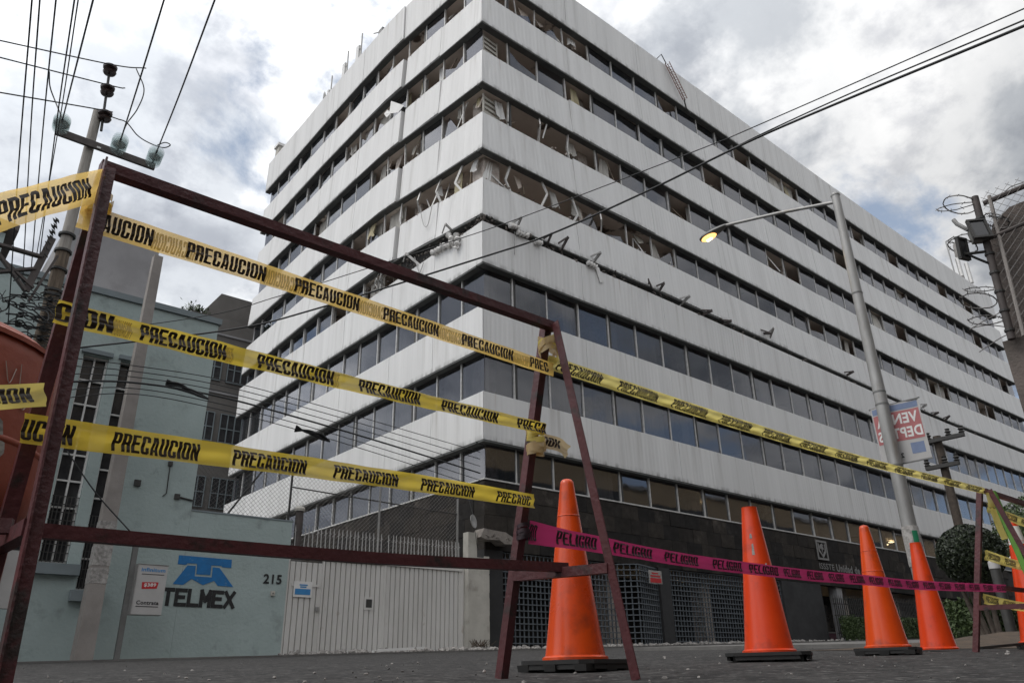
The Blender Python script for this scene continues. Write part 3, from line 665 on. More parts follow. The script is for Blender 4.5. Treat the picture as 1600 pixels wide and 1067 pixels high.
for q, pts in enumerate(([(700, 366), (706, 375), (700, 384), (690, 384)], [(692, 385), (684, 391), (676, 395)], [(712, 366), (715, 376), (712, 388)])):
    mb = MB(); P = spline([atX(x, y, BX-.12) for x, y in pts], 6); mb.tube(P, [.09+.05*math.sin(i*1.7) for i in range(len(P))], 8); obj('lagging', mb, K['insul'], ob, smooth=True)
for q, pts in enumerate(([(796, 352), (804, 354), (811, 357)], [(808, 362), (816, 366), (826, 369)], [(836, 377), (842, 379), (846, 381)], [(918, 410), (926, 414), (932, 418)])):
    mb = MB(); P = spline([atY(x, y, BY-.12) for x, y in pts], 6); mb.tube(P, [.08+.05*math.sin(i*1.9) for i in range(len(P))], 8); obj('lagging', mb, K['insul'], ob, smooth=True)
for pts in ([(656, 322), (660, 345), (664, 354), (669, 350), (675, 322)], [(648, 402), (654, 424), (656, 426), (662, 410)], [(804, 362), (804, 398)], [(592, 428), (586, 440), (590, 452)]):
    mb = MB(); F = [atX(x, y, BX-.06) if x < 756 else atY(x, y, BY-.06) for x, y in pts]; mb.tube(spline(F, 5), .016, 5); obj('hanging_cable', mb, K['greysteel'], ob)
mb = MB(); mb.prism([atY(x, y, BY-.05) for x, y in ((930, 416), (936, 418), (943, 440), (938, 442))], (0, .02, 0)); obj('torn_sheet', mb, K['white'], ob, recalc=True)

# ---- stone-clad base
mb = MB(); mb.box(BX+.25, BX1-.4, BY+.24, BY+.4, 3.7, 5.9); mb.box(BX+.25, BX+.4, BY+.4, BY1-.3, .2, 5.9); obj('base_wall', mb, K['joint'], ob)
GRX = [15.6, 22.2, 23.25, 23.85, 31.5, 34.8]
tw, th_ = .92, .545; k = 0
SY = BY+.15
for row in range(4):
    for col in range(48):
        x0 = BX+.165+col*tw - (0 if row % 2 else tw/2); x1 = x0+tw-.008; x0 = max(x0, BX+.165)
        if x1-x0 < .1: continue
        z0 = 3.72+row*th_; mb = MB(); d = rw.uniform(-.012, .012)
        mb.box(x0, x1, SY+d, SY+.085, z0, z0+th_-.008); obj('stone_tile', mb, K['stone'][rw.randrange(3)], ob)
for row in range(10):
    for col in range(13):
        y0 = BY+.17+col*tw*1.1 - (0 if row % 2 else tw/2); y1 = y0+tw*1.1-.008; y0 = max(y0, BY+.17)
        z0 = .4+row*.548
        if y1-y0 < .1 or z0 < 1.9 and col > 2: continue
        mb = MB(); d = rw.uniform(-.012, .012); mb.box(BX+.15+d, BX+.24, y0, y1, z0, z0+.54); obj('stone_tile', mb, K['stone'][rw.randrange(3)], ob)
mb = MB(); mb.box(BX+.13, BX1-.5, SY-.02, SY+.16, 5.905, 5.955); mb.box(BX+.13, BX+.31, SY+.17, BY1-.4, 5.905, 5.955); obj('sill_rail', mb, K['alu'], ob)
mb = MB(); mb.box(BX+.12, BX+.85, SY-.02, SY+.4, .2, 3.715); obj('pier', mb, K['greywall'], ob)
mb = MB(); mb.box(23.22, 23.83, SY-.03, SY+.4, .2, 3.715); obj('pier', mb, K['greywall'], ob)
mb = MB(); mb.box(31.5, 34.75, SY-.01, SY+.4, .2, 3.715); obj('pier', mb, K['greywall'], ob)
mb = MB(); mb.box(BX+.85, 60, SY+2.9, SY+3.1, .2, 3.7); obj('garage_wall', mb, K['joint'], ob)
# recessed entrance front beyond the grilles
ent = SY+2.6
for x in (36.6, 41.0, 45.6, 50.5):
    mb = MB(); mb.box(x-.25, x+.25, SY+.1, SY+.5, .3, 3.715); obj('pier', mb, K['blockwall'], ob)
for x in frange(36.9, 50, 6):
    mb = MB(); mb.box(x, x+1.9, ent+.1, ent+.14, 1.9, 3.2); wn = obj('entrance_window', mb, K['screen'], ob)
    mb = MB(); mb.box(x-.06, x+1.96, ent+.06, ent+.097, 1.83, 1.9); mb.box(x-.06, x, ent+.06, ent+.097, 1.9, 3.2); mb.box(x+1.9, x+1.96, ent+.06, ent+.097, 1.9, 3.2); obj('window_frame', mb, K['alu'], wn)
mb = MB(); mb.box(36, 52, ent-.15, ent, .3, 1.8); obj('dado_wall', mb, K['pinkwall'], ob)
for p in ((1088, 793), (1384, 852), (1393, 848)):
    c = atY(p[0], p[1], BY+2.2); mb = MB(); mb.lathe([(.02, 0), (.16, .03), (.17, .07), (.05, .1)], c, 12); obj('ceiling_lamp', mb, K['filament'], ob, smooth=True)

# ---- square-mesh grilles
def grille(x0, x1, z0, z1, y, pitch, label, fold=None):
    t = thing('grille_gate', ((x0+x1)/2, y, z0), label, 'gate', 'square-mesh grilles under the office block')
    mv = MB(); mv.box(-.016, .016, -.02, .02, z0, z1); mev = mesh_of('grille_bar', mv, (0, 0, 0), K['grille'])
    n = int((x1-x0)/pitch)
    for i in range(n+1):
        x = lerp(x0, x1, i/n); yy = y+(fold(x) if fold else 0)
        inst('grille_bar', mev, t, (x, yy, 0))
    m_ = int((z1-z0)/pitch); segs = [x0, x1] if not fold else [x0, 20.9, 21.6, x1]
    for j in range(m_+1):
        z = lerp(z0, z1, j/m_)
        mb = MB()
        for a, b in zip(segs, segs[1:]):
            mb.bar((a, y-.026+(fold(a) if fold else 0), z), (b, y-.026+(fold(b) if fold else 0), z), .03, .032)
        obj('grille_rail', mb, K['grille'], t)
    return t
g1 = grille(BX+.86, 23.2, .84, 3.68, SY+.1, .18, 'blue-grey square-mesh grille gate behind the nearest cone', lambda x: 0 if x < 20.9 else (-.5*(x-20.9)/.7 if x < 21.6 else -.5+.5*(x-21.6)/1.6))
mb = MB(); mb.box(22.05, 22.75, SY-.52, SY-.50, 3.05, 3.5); nb = obj('notice_plate', mb, K['paper'], g1)
mb = MB(); mb.box(22.1, 22.7, SY-.526, SY-.522, 3.08, 3.24); mb.box(22.12, 22.66, SY-.526, SY-.522, 3.28, 3.34); mb.box(22.2, 22.55, SY-.526, SY-.522, 3.38, 3.43); obj('notice_print', mb, K['red'], nb)
grille(23.85, 31.45, .98, 3.68, SY+.1, .18, 'blue-grey square-mesh grille gate right of the dark grey pier')

# ---- sign on the stone
t = thing('wall_sign', (34.9, SY-.04, 4.5), 'pale metal lettering and eagle shield on dark stone cladding', 'sign')
mb = MB(); text_on(mb, 'ISSSTE', (34.9, SY-.05, 4.44), (1.35, 0, 0), (0, 0, .27), .01)
text_on(mb, 'Unidad de Crédito', (36.45, SY-.05, 4.40), (4.2, 0, 0), (0, 0, .36), .03)
obj('lettering', mb, K['metalletter'], t)
mb = MB(); x0, x1, z0, z1 = 34.92, 35.88, 4.86, 5.76; yy = SY-.06
for a in ((x0, x1, z1-.09, z1), (x0, x1, z0, z0+.09), (x0, x0+.09, z0+.09, z1-.09), (x1-.09, x1, z0+.09, z1-.09)): mb.box(a[0], a[1], yy, yy+.035, a[2], a[3])
obj('emblem_frame', mb, K['metalletter'], t)
mb = MB(); cx_ = (x0+x1)/2
mb.prism([(cx_-.33, yy, 5.62), (cx_-.25, yy, 5.62), (cx_-.22, yy, 5.3), (cx_, yy, 5.08), (cx_+.22, yy, 5.3), (cx_+.25, yy, 5.62), (cx_+.33, yy, 5.62), (cx_+.33, yy, 5.25), (cx_, yy, 4.95), (cx_-.33, yy, 5.25)], (0, .03, 0))
mb.prism([(cx_-.17, yy, 5.50), (cx_-.05, yy, 5.58), (cx_+.05, yy, 5.63), (cx_+.14, yy, 5.54), (cx_+.06, yy, 5.50), (cx_+.18, yy, 5.36), (cx_+.05, yy, 5.36), (cx_, yy, 5.2), (cx_-.06, yy, 5.36), (cx_-.18, yy, 5.38)], (0, .03, 0))
obj('shield', mb, K['metalletter'], t, recalc=True)
# ------------------------------------------------------------------ pale blue telephone exchange on the left
tb = thing('pale_blue_building', (2, BY, gz(2, BY)), 'two-storey pale blue painted building with tall barred windows', 'building')
WINS = [(3.06, 3.61, 2.48, 7.17), (3.86, 4.14, 1.97, 7.19), (2.2, 2.78, 2.5, 7.17), (1.2, 1.78, 2.5, 7.17), (.2, .78, 2.5, 7.17)]
# wall built as courses round the window openings
def wall_with_openings(x0, x1, z0, z1, ops, y, th, mb):
    xs = sorted({x0, x1} | {q for o in ops for q in o[:2]}); 
    for a, b in zip(xs, xs[1:]):
        zs = [z0]
        for o in sorted(ops, key=lambda o: o[2]):
            if o[0] <= a+1e-6 and o[1] >= b-1e-6: zs += [o[2], o[3]]
        zs.append(z1)
        for p, q in zip(zs[::2], zs[1::2]):
            if q-p > 1e-4: mb.box(a, b, y, y+th, p, q)
    return mb
obj('wall', wall_with_openings(-12, 6.0, -.5, 8.72, WINS, BY, .3, MB()), K['telmex'], tb)
mb = MB(); mb.box(5.7, 6.0, BY+.301, 36, -.5, 8.72); obj('side_wall', mb, K['telmex'], tb)
mb = MB(); mb.box(-12, 5.7, BY+.3, 36, 8.4, 8.6); obj('roof', mb, K['blockwall'], tb)
mb = MB(); mb.box(-12, 6.06, BY-.06, BY+.36, 8.724, 8.88); mb.box(5.64, 6.06, BY+.361, 36, 8.724, 8.88); obj('parapet_coping', mb, K['trim'], tb)
mb = MB(); mb.box(-12, 5.6, BY+1.2, BY+1.3, .2, 8.3); obj('inner_wall', mb, K['joint'], tb)
for wi, (x0, x1, z0, z1) in enumerate(WINS):
    mb = MB(); mb.box(x0, x1, BY+.22, BY+.232, z0, z1); wn = obj('window', mb, K['screen'], tb)
    mb = MB(); e = .035
    mb.box(x0-.001, x0+e, BY+.12, BY+.2, z0, z1); mb.box(x1-e, x1+.001, BY+.12, BY+.2, z0, z1); mb.box(x0+e, x1-e, BY+.12, BY+.2, z0, z0+e); mb.box(x0+e, x1-e, BY+.12, BY+.2, z1-e, z1)
    cols = 2 if x1-x0 > .4 else 1; rows = 8
    for c in range(1, cols): x = lerp(x0, x1, c/cols); mb.box(x-.018, x+.018, BY+.13, BY+.19, z0+e, z1-e)
    for r_ in range(1, rows): z = lerp(z0, z1, r_/rows); mb.box(x0+e, x1-e, BY+.135, BY+.185, z-.018, z+.018)
    obj('window_frame', mb, K['white'] if wi else K['white'], wn)
    mb = MB()
    for c in range(1, 7 if cols == 2 else 4): x = lerp(x0, x1, c/(7 if cols == 2 else 4)); mb.box(x-.009, x+.009, BY+.06, BY+.078, z0+.02, lerp(z0, z1, .3))
    for q in range(9): z = lerp(z0+.05, lerp(z0, z1, .3), q/8); mb.box(x0, x1, BY+.08, BY+.095, z-.008, z+.008)
    obj('window_bars', mb, K['dark'], wn)
    mb = MB(); mb.box(x0-.1, x1+.24, BY-.16, BY-.004, z0-.24, z0-.02); obj('window_sill', mb, K['trim'], tb)
    mb = MB(); mb.box(x0-.06, x1+.06, BY-.08, BY-.004, z1+.02, z1+.12); obj('window_head', mb, K['trim'], tb)
    if cols == 2:
        mb = MB(); vs = []
        for q in range(14): u = lerp(x0+.04, x1-.04, q/13); vs += [(u, BY+.25+.03*(q % 2), lerp(z0, z1, .35)), (u, BY+.25+.03*(q % 2), z1-.05)]
        mb.add(vs, [(2*q, 2*q+2, 2*q+3, 2*q+1) for q in range(13)]); obj('curtain', mb, K['curtain'], tb)
mb = MB(); mb.box(2.5, 4.95, 22, 30, 8.6, 12.13); mb.box(-8, 2.49, 23, 30, 8.6, 10.4); obj('roof_block', mb, K['blockwall'], tb)
for (x, z), s in (((5.35, 4.9), .05), ((5.62, 4.15), .06), ((4.7, 4.35), .07)):
    mb = MB(); mb.box(x-s, x+s, BY-.05, BY-.003, z-s, z+s); obj('junction_box', mb, K['dark'], tb)
mb = MB(); mb.tube([(5.62, BY-.02, 4.15), (6.0, BY-.02, 4.1)], .02, 6); mb.tube([(5.35, BY-.02, 4.9), (5.37, BY-.02, 4.2), (5.3, BY-.02, 4.12)], .012, 6); obj('conduit', mb, K['dark'], tb)

bw = thing('boundary_wall', (7.3, BY, .5), 'low pale blue street wall carrying the painted telephone logo', 'wall')
mb = MB(); mb.box(6.004, 8.58, BY+.003, BY+.25, -.3, 3.86); obj('wall', mb, K['telmex'], bw)
mb = MB(); mb.box(6.004, 8.6, BY-.01, BY+.27, 3.861, 3.9); obj('coping', mb, K['trim'], bw)
zp = lambda a, b: atY(190+a/4.848, 840+b/4.848, BY)+Vector((0, -.006, 0))
pl = thing('painted_logo', (6.6, BY-.005, 1.7), 'blue telephone emblem over black TELMEX lettering on the street wall', 'logo')
mb = MB()
mb.prism([zp(*q) for q in ((435, 130), (835, 165), (830, 228), (765, 222), (755, 212), (680, 207), (672, 282), (565, 275), (572, 195), (500, 192), (488, 203), (425, 198))], (0, .004, 0))
mb.prism([zp(*q) for q in ((500, 207), (562, 212), (553, 290), (682, 298), (690, 222), (742, 227), (845, 372), (728, 362), (700, 325), (615, 357), (530, 310), (465, 355), (387, 348))], (0, .004, 0))
obj('emblem', mb, K['blue'], pl, recalc=True)
a = zp(288, 515); b = zp(850, 540); c = zp(290, 368)
# hand-painted capitals from strokes
def stroke_letters(mb, org, ux, uz, th):
    Lt = {'T': [[(0, 1), (1, 1)], [(.5, 1), (.5, 0)]], 'E': [[(0, 0), (0, 1)], [(0, 1), (1, 1)], [(0, .52), (.8, .52)], [(0, 0), (1, 0)]], 'L': [[(0, 1), (0, 0)], [(0, 0), (1, 0)]],
          'M': [[(0, 0), (0, 1)], [(0, 1), (.5, .35)], [(.5, .35), (1, 1)], [(1, 1), (1, 0)]], 'X': [[(0, 1), (1, 0)], [(1, 1), (0, 0)]]}
    n = 6; wv = 1/n; H = uz.length; 
    for i, ch in enumerate('TELMEX'):
        o = org + ux*(wv*i); ww = wv*.68
        for (p, q) in Lt[ch]:
            A = o+ux*(ww*p[0])+uz*p[1]; B = o+ux*(ww*q[0])+uz*q[1]; d = (B-A).normalized()
            mb.bar(A-d*th*.5, B+d*th*.5, .0042+.0006*(Lt[ch].index([p, q])), th, up=d.cross(Vector((0, 1, 0))))
mb = MB(); stroke_letters(mb, a+Vector((.05, 0, .05)), (b-a)*1.0, Vector((0, 0, (c-a).z-.1)), .082)
obj('lettering', mb, K['black'], pl)
mb = MB(); a = zp(1070, 345); b = zp(1203, 345); c = zp(1070, 280)
text_on(mb, '215', (a.x, BY-.008, a.z), ((b.x-a.x)*1.05, 0, 0), (0, 0, (c.z-a.z)*1.15), .03); obj('house_number', mb, K['black'], None, label='black house number 215 on the pale blue street wall', cat='house number')
t = thing('doorbell', zp(1142, 420), 'small cream doorbell box below the house number', 'doorbell')
p = zp(1142, 420); mb = MB(); mb.box(p.x-.05, p.x+.05, BY-.04, BY-.002, p.z-.055, p.z+.055); obj('box', mb, K['cream'], t)
mb = MB(); mb.lathe([(.014, 0), (.014, .012), (.006, .016)], (p.x, BY-.04, p.z), 10, ax=Vector((0, -1, 0))); obj('button', mb, K['dark'], t)

# ------------------------------------------------------------------ cream sheet-metal gate
gt = thing('driveway_gate', (11.4, BY, .6), 'cream ribbed sheet-metal driveway gate topped with spikes', 'gate')
def ribbed(x0, x1, z0, z1, y, pitch, mb):
    n = max(1, round((x1-x0)/pitch)); p = (x1-x0)/n; pts = []
    for i in range(n): pts += [(x0+p*i, 0), (x0+p*(i+.06), .05), (x0+p*(i+.20), .05), (x0+p*(i+.26), 0)]
    pts.append((x1, 0)); vs = []
    for x, d in pts: vs += [(x, y+d, z0), (x, y+d, z1)]
    k = len(pts); mb.add(vs, [(2*i, 2*i+2, 2*i+3, 2*i+1) for i in range(k-1)]); return mb
GY0 = BY+.05
for x0, x1, zt_ in ((8.62, 9.55, 2.9), (9.6, 11.42, 2.98), (11.44, 14.06, 2.98)):
    mb = ribbed(x0, x1, .66, zt_, GY0, .155, MB()); obj('sheet_leaf', mb, K['gate'], gt)
for a in ((8.6, 14.1, 2.98, 3.06), (8.6, 14.1, .58, .66)):
    mb = MB(); mb.box(a[0], a[1], GY0-.035, GY0+.06, a[2], a[3]); obj('gate_rail', mb, K['gate'], gt)
for x in (8.6, 9.57, 11.43, 14.08):
    mb = MB(); mb.box(x-.025, x+.025, GY0-.03, GY0+.05, .662, 2.978); obj('gate_stile', mb, K['gate'], gt)
mb = MB(); mb.box(8.72, 9.5, GY0-.02, GY0+.0, 2.30, 2.36); obj('door_rail', mb, K['gate'], gt)
mb = MB(); mb.box(10.82, 11.1, GY0-.02, GY0-.004, 1.80, 2.12); ht = obj('hatch', mb, K['gate'], gt)
mb = MB(); mb.box(10.87, 11.05, GY0-.026, GY0-.0215, 1.86, 2.07); obj('hatch_opening', mb, K['dark'], ht)
mb = MB(); mb.box(9.42, 9.50, GY0-.06, GY0-.005, 1.72, 1.82); obj('lock', mb, K['greysteel'], gt)
mb = MB(); mb.box(8.78, 9.28, GY0-.03, GY0-.024, 2.04, 2.42); ns = obj('notice', mb, K['white'], gt)
mb = MB(); mb.box(8.82, 9.24, GY0-.036, GY0-.032, 2.1, 2.24); text_on(mb, 'AVISO', (8.93, GY0-.034, 2.3), (.2, 0, 0), (0, 0, .07), .01) if False else None
mb.box(8.95, 9.12, GY0-.036, GY0-.032, 2.27, 2.30); mb.box(8.93, 9.15, GY0-.036, GY0-.032, 2.32, 2.35); obj('notice_print', mb, K['lblue'], ns)
sm = MB(); sm.box(-.009, .009, -.009, .009, 0, .62); sm.add([(-.02, 0, .62), (.02, 0, .62), (0, .01, .76), (0, -.01, .76)], [(0, 1, 2), (1, 0, 3), (0, 2, 3), (1, 3, 2)])
sm.bar((-.045, 0, .56), (.045, 0, .62), .011); spike = mesh_of('spike', sm, (0, 0, 0), K['cabinet'])
for i in range(44):
    x = 8.72+i*.1215
    if 11.32 < x < 11.5: continue
    inst('spike', spike, gt, (x, GY0, 3.06), rot=(0, random.uniform(-.03, .03), 0))
# chain-link fence over wall and gate
def chainlink(mb, o, ux, uz, pitch, r):
    o = Vector(o); ux = Vector(ux); uz = Vector(uz); W_, H_ = ux.length, uz.length; ux.normalize(); uz.normalize(); nrm = ux.cross(uz)*r
    for s in (1, -1):
        q = -H_ if s == 1 else 0
        while q < (W_ if s == 1 else W_+H_):
            # line x = q + s*z
            z0, z1 = 0, H_
            if s == 1: z0 = max(0, -q); z1 = min(H_, W_-q)
            else: z0 = max(0, q-W_); z1 = min(H_, q)
            if z1-z0 > .02:
                A = o+ux*(q+s*z0)+uz*z0+nrm*s; B = o+ux*(q+s*z1)+uz*z1+nrm*s
                mb.tube([A, B], r, 3, cap=False)
            q += pitch*1.414
    return mb
fc = thing('chain_link_fence', (10, BY+.35, 3.9), 'grey chain-link fence standing behind the wall and gate', 'fence')
obj('mesh', chainlink(MB(), (6.05, BY+.36, 3.3), (8.1, 0, 0), (0, 0, 2.25), .085, .0042), K['steelwire'], fc, kind='stuff')
for x, top in ((8.62, 5.6), (11.35, 5.4), (14.12, 5.2)):
    mb = MB(); mb.tube([(x, BY+.38, .5), (x, BY+.38, top)], .032, 8); obj('post', mb, K['dark'] if x < 9 else K['greysteel'], fc, smooth=True)
mb = MB(); mb.tube([(8.6, BY+.38, 4.85), (14.1, BY+.38, 4.72)], .018, 6); obj('top_rail', mb, K['dark'], fc)
mb = MB(); mb.tube([(7.0, BY+.5, 3.9), (8.0, BY+.42, 5.5)], .025, 6); obj('brace', mb, K['dark'], fc)
# vent cap on the wall end, oval dish and cream pillar
t = thing('vent_pipe', (8.82, BY+.1, 3.0), 'short brown pipe with a pale cap beside the fence post', 'pipe')
mb = MB(); mb.tube([(8.80, BY+.12, 3.1), (8.80, BY+.12, 4.18)], .1, 12); obj('pipe', mb, K['crossarm'], t, smooth=True)
mb = MB(); mb.lathe([(.13, 0), (.14, .06), (.1, .12), (.02, .14)], (8.80, BY+.12, 4.18), 14); obj('cap', mb, K['cream'], t, smooth=True)
t = thing('gate_pillar', (14.45, BY, .6), 'cream rendered pillar between the gate and the grille', 'pillar')
mb = MB(); mb.box(14.13, 14.46, BY-.16, BY+.1, .2, 4.12); mb.box(14.462, 14.92, BY-.16, BY+.1, .2, 3.40); obj('shaft', mb, K['cream'], t)
for z in (1.1, 1.75, 2.4, 2.95):
    mb = MB(); mb.box(14.75, 14.925, BY-.166, BY-.12, z, z+.5); obj('block', mb, K['cream'], t)
t = thing('concrete_ledge', (15.1, BY-.2, 3.9), 'chipped concrete ledge jutting out over the grille corner', 'ledge')
mb = MB(); P = [(14.47, 3.98), (14.6, 4.25), (14.95, 4.22), (15.45, 4.2), (15.8, 4.05), (15.75, 3.86), (15.4, 3.84), (15.2, 3.95), (14.7, 3.92)]
mb.prism([(x, BY-.34, z) for x, z in P], (0, .46, 0)); obj('slab', mb, K['ledge'], t, recalc=True)
mb = MB()
for i in range(14): random.seed(i+70); mb.chunk((random.uniform(14.6, 15.7), BY-.335, random.uniform(3.92, 4.14)), .045)
obj('spalled_lumps', mb, K['ledge'], t, kind='stuff')
t = thing('oval_dish', (14.2, BY-.25, 4.2), 'small oval grey dish on a wire above the cream pillar', 'dish')
mb = MB(); mb.lathe([(.005, -.06), (.1, -.045), (.2, -.01), (.21, .01), (.19, .012), (.1, -.02), (.005, -.035)], (14.22, BY-.3, 4.42), 20, ax=Vector((.5, -1, .15))); d = obj('reflector', mb, K['greysteel'], t, smooth=True)
mb = MB(); mb.tube([(14.22, BY-.28, 4.6), (14.2, BY-.05, 5.2)], .008, 5); mb.tube([(14.26, BY-.3, 4.22), (14.36, BY-.25, 3.9), (14.46, BY-.18, 3.6), (14.5, BY-.18, 3.75)], .007, 5); obj('wire', mb, K['wire'], t)

# ------------------------------------------------------------------ drab block behind, left-edge house, building across the street
gb = thing('drab_apartment_block', (15, 47, 0), 'drab grey block glimpsed between blue building and white office', 'building')
mb = MB(); mb.box(12.6, 21, 45, 58, 0, 21.2); obj('wall', mb, K['greybld'], gb)
mb = MB(); mb.prism([(13.2, 45.4, 21.2), (21, 45.4, 21.2), (21, 45.4, 23.05), (14.35, 45.4, 23.05)], (0, 9, 0)); obj('roof_room', mb, K['greybld'], gb, recalc=True)
for z in (9.3, 13.2, 17.0):
    for x in (13.5, 15.2, 17.2):
        mb = MB(); mb.box(x, x+1.35, 44.93, 44.99, z, z+1.8); wn = obj('window', mb, K['screen'], gb)
        mb = MB()
        for q in (0, .43, .87, 1.3): mb.box(x+q, x+q+.05, 44.86, 44.925, z, z+1.8)
        for q in (0, .85, 1.75): mb.box(x+.051, x+1.3, 44.87, 44.92, z+q, z+q+.05)
        obj('window_frame', mb, K['trim'], wn)
for z in (12.3, 16.2, 20.0):
    mb = MB(); mb.box(12.58, 21, 44.9, 44.995, z, z+.12); obj('string_course', mb, K['blockwall'], gb)
rt_ = thing('roof_plant', (12.9, 45.2, 21.2), 'small scrubby plant growing on the drab block roof edge', 'plant')
mb = MB(); rl = random.Random(2)
for i in range(260):
    c = Vector((12.9+rl.gauss(0, .35), 45.2+rl.gauss(0, .2), 21.2+abs(rl.gauss(0, .22)))); d = Vector((rl.gauss(0, 1), rl.gauss(0, 1), rl.gauss(0, 1))).normalized()*.14; e = d.orthogonal().normalized()*.05
    mb.add([c-d, c+e, c+d, c-e], [(0, 1, 2, 3)])
obj('foliage', mb, K['leaf2'][0], rt_, kind='stuff')
mb = MB(); mb.tube([(12.9, 45.2, 21.1), (12.9, 45.2, 21.5)], .03, 5); obj('stem', mb, K['bark'], rt_)
lh = thing('pale_house', (-1, 26, 0), 'pale house corner with a sloping dark eave at the left edge', 'building')
pA = atY(30, 357, 26); mb = MB(); mb.box(pA.x-9, pA.x-.3, 26.1, 34, 0, pA.z-.25); obj('wall', mb, K['telmex'], lh)
mb = MB(); mb.hexa([(pA.x-9, 25.8, pA.z+.9), (pA.x, 25.8, pA.z-.2), (pA.x, 34, pA.z-.2), (pA.x-9, 34, pA.z+.9), (pA.x-9, 25.8, pA.z+1.05), (pA.x, 25.8, pA.z), (pA.x, 34, pA.z), (pA.x-9, 34, pA.z+1.05)]); obj('eave', mb, K['crossarm'], lh)
ab = thing('tan_building', (25, -13, 0), 'tan building across the street, seen mirrored in the lowest windows', 'building')
mb = MB(); mb.box(-4, 130, -24, -12, -1, 18.6); obj('wall', mb, K['tan'], ab)
for z in (1.2, 5.2, 9.2, 12.6):
    for x in frange(-2, 124, 42):
        mb = MB(); mb.box(x, x+2.85, -11.99, -11.9, z, z+3.1); obj('window', mb, K['screen'], ab)
mb = MB(); mb.box(-4.1, 130.1, -24.1, -11.8, 18.61, 18.9); obj('cornice', mb, K['lightground'], ab)
mb = MB(); mb.box(-4.1, 130.1, -11.89, -11.2, 8.6, 8.9); obj('ledge', mb, K['crossarm'], ab)
mb = MB(); mb.box(-30, -4.5, -24, -13, -1, 11); obj('wing', mb, K['blockwall'], ab)
# ------------------------------------------------------------------ barricades and tape
def barricade(apL, apR, feet, label, mats=None):
    """apL/apR apexes, feet = (left back, left front, right back, right front)"""
    t = thing('barricade', ((apL.x+apR.x)/2, (apL.y+apR.y)/2, gz(apL.x, apL.y)), label, 'barricade')
    O = K['oxide']; wd = .038
    mb = MB(); mb.bar(apL-Vector((.02, 0, 0)), apR+Vector((.02, 0, 0)), wd, .034); obj('top_rail', mb, O, t)
    for ap, (fb, ff) in ((apL, feet[:2]), (apR, feet[2:])):
        for q, ft in enumerate((fb, ff)):
            s = -1 if q else 1
            off = Vector((0, s*.022, -.002))
            mb = MB(); d = (ft-ap).normalized(); ax = Vector((1, 0, 0)); yv = d.cross(ax).normalized()
            a = ap+off; b = ft+Vector((0, 0, -.003))
            # L-section leg: two thin flanges
            e = .036
            mb.bar(a, b, e, .005, up=yv); 
            mb.hexa([a+ax*(-e/2)+yv*0-yv*.0, a+ax*(-e/2+.005), a+ax*(-e/2+.005)-yv*e*s, a+ax*(-e/2)-yv*e*s, b+ax*(-e/2), b+ax*(-e/2+.005), b+ax*(-e/2+.005)-yv*e*s, b+ax*(-e/2)-yv*e*s])
            obj('leg', mb, O, t, recalc=True)
        f = .735; A = ap.lerp(fb, f); B = ap.lerp(ff, f); mb = MB(); mb.bar(A+Vector((-.02, .01, 0)), B+Vector((-.02, -.01, 0)), .006, .036); mb.bar(A+Vector((-.003, .01, -.015)), B+Vector((-.003, -.01, -.015)), .03, .006); obj('end_brace', mb, O, t)
    return t
apL, apR = Vector((.303, 2.136, 1.481)), Vector((2.108, 2.192, 1.511))
g3 = lambda x, y: Vector((x, y, gz(x, y)))
FLb, FLf, FRb, FRf = g3(.285, 2.39), g3(.295, 1.90), g3(2.05, 2.48), g3(2.16, 1.91)
bar1 = barricade(apL, apR, (FLb, FLf, FRb, FRf), 'near oxide-red steel barricade strung with yellow tape, left of the cones')
mL = apL.lerp(FLb, .735).lerp(apL.lerp(FLf, .735), .5); mR = apR.lerp(FRb, .735).lerp(apR.lerp(FRf, .735), .5)
pl_ = atD(62, 828, math.hypot(mL.x, mL.y)); pr_ = atD(888, 886, math.hypot(mR.x, mR.y)); mid = atD(520, 884, 2.6)
midp = (pl_+pr_)/2; midp.z -= .012
mb = MB(); P = spline([pl_, midp, pr_], 6)
for a, b in zip(P, P[1:]): mb.bar(a, b, .006, .034)
for a, b in zip(P, P[1:]): mb.bar(a+Vector((0, .016, -.0135)), b+Vector((0, .016, -.0135)), .03, .006)
obj('lower_rail', mb, K['oxide'], bar1)
mb = MB(); mb.bar(pl_+Vector((-.06, -.02, .0)), pl_+Vector((-.5, .12, -.02)), .03, .034); obj('side_stub', mb, K['oxide'], bar1)
a2 = atD(1539, 767, 7.1); z2 = a2.z
dxr = Vector((1.8, .05, .03))
bar2 = barricade(a2, a2+dxr, (g3(a2.x-.10, a2.y+.30), g3(a2.x+.04, a2.y-.30), g3(a2.x+1.75, a2.y+.32), g3(a2.x+1.85, a2.y-.25)), 'far oxide-red barricade with a green bar, right edge beyond the cones')
pA = a2.lerp(g3(a2.x-.10, a2.y+.30), .6); mb = MB(); mb.bar(pA, pA+dxr, .03, .034); obj('lower_rail', mb, K['oxide'], bar2)
pB = g3(a2.x-.08, a2.y+.28); mb = MB(); mb.bar(pB+Vector((0, 0, .03)), pB+Vector((1.7, 0, .1)), .02, .02); obj('bottom_rail', mb, K['dark'], bar2)
gtop = a2+Vector((.01, -.05, -.01)); gbot = g3(a2.x+.06, a2.y-.20); 
mb = MB(); mb.bar(gtop, gbot, .05, .035); mb.bar(gtop+Vector((.02, .01, 0)), gbot+Vector((.02, .01, 0)), .01, .05); obj('green_bar', mb, K['green'], bar2)

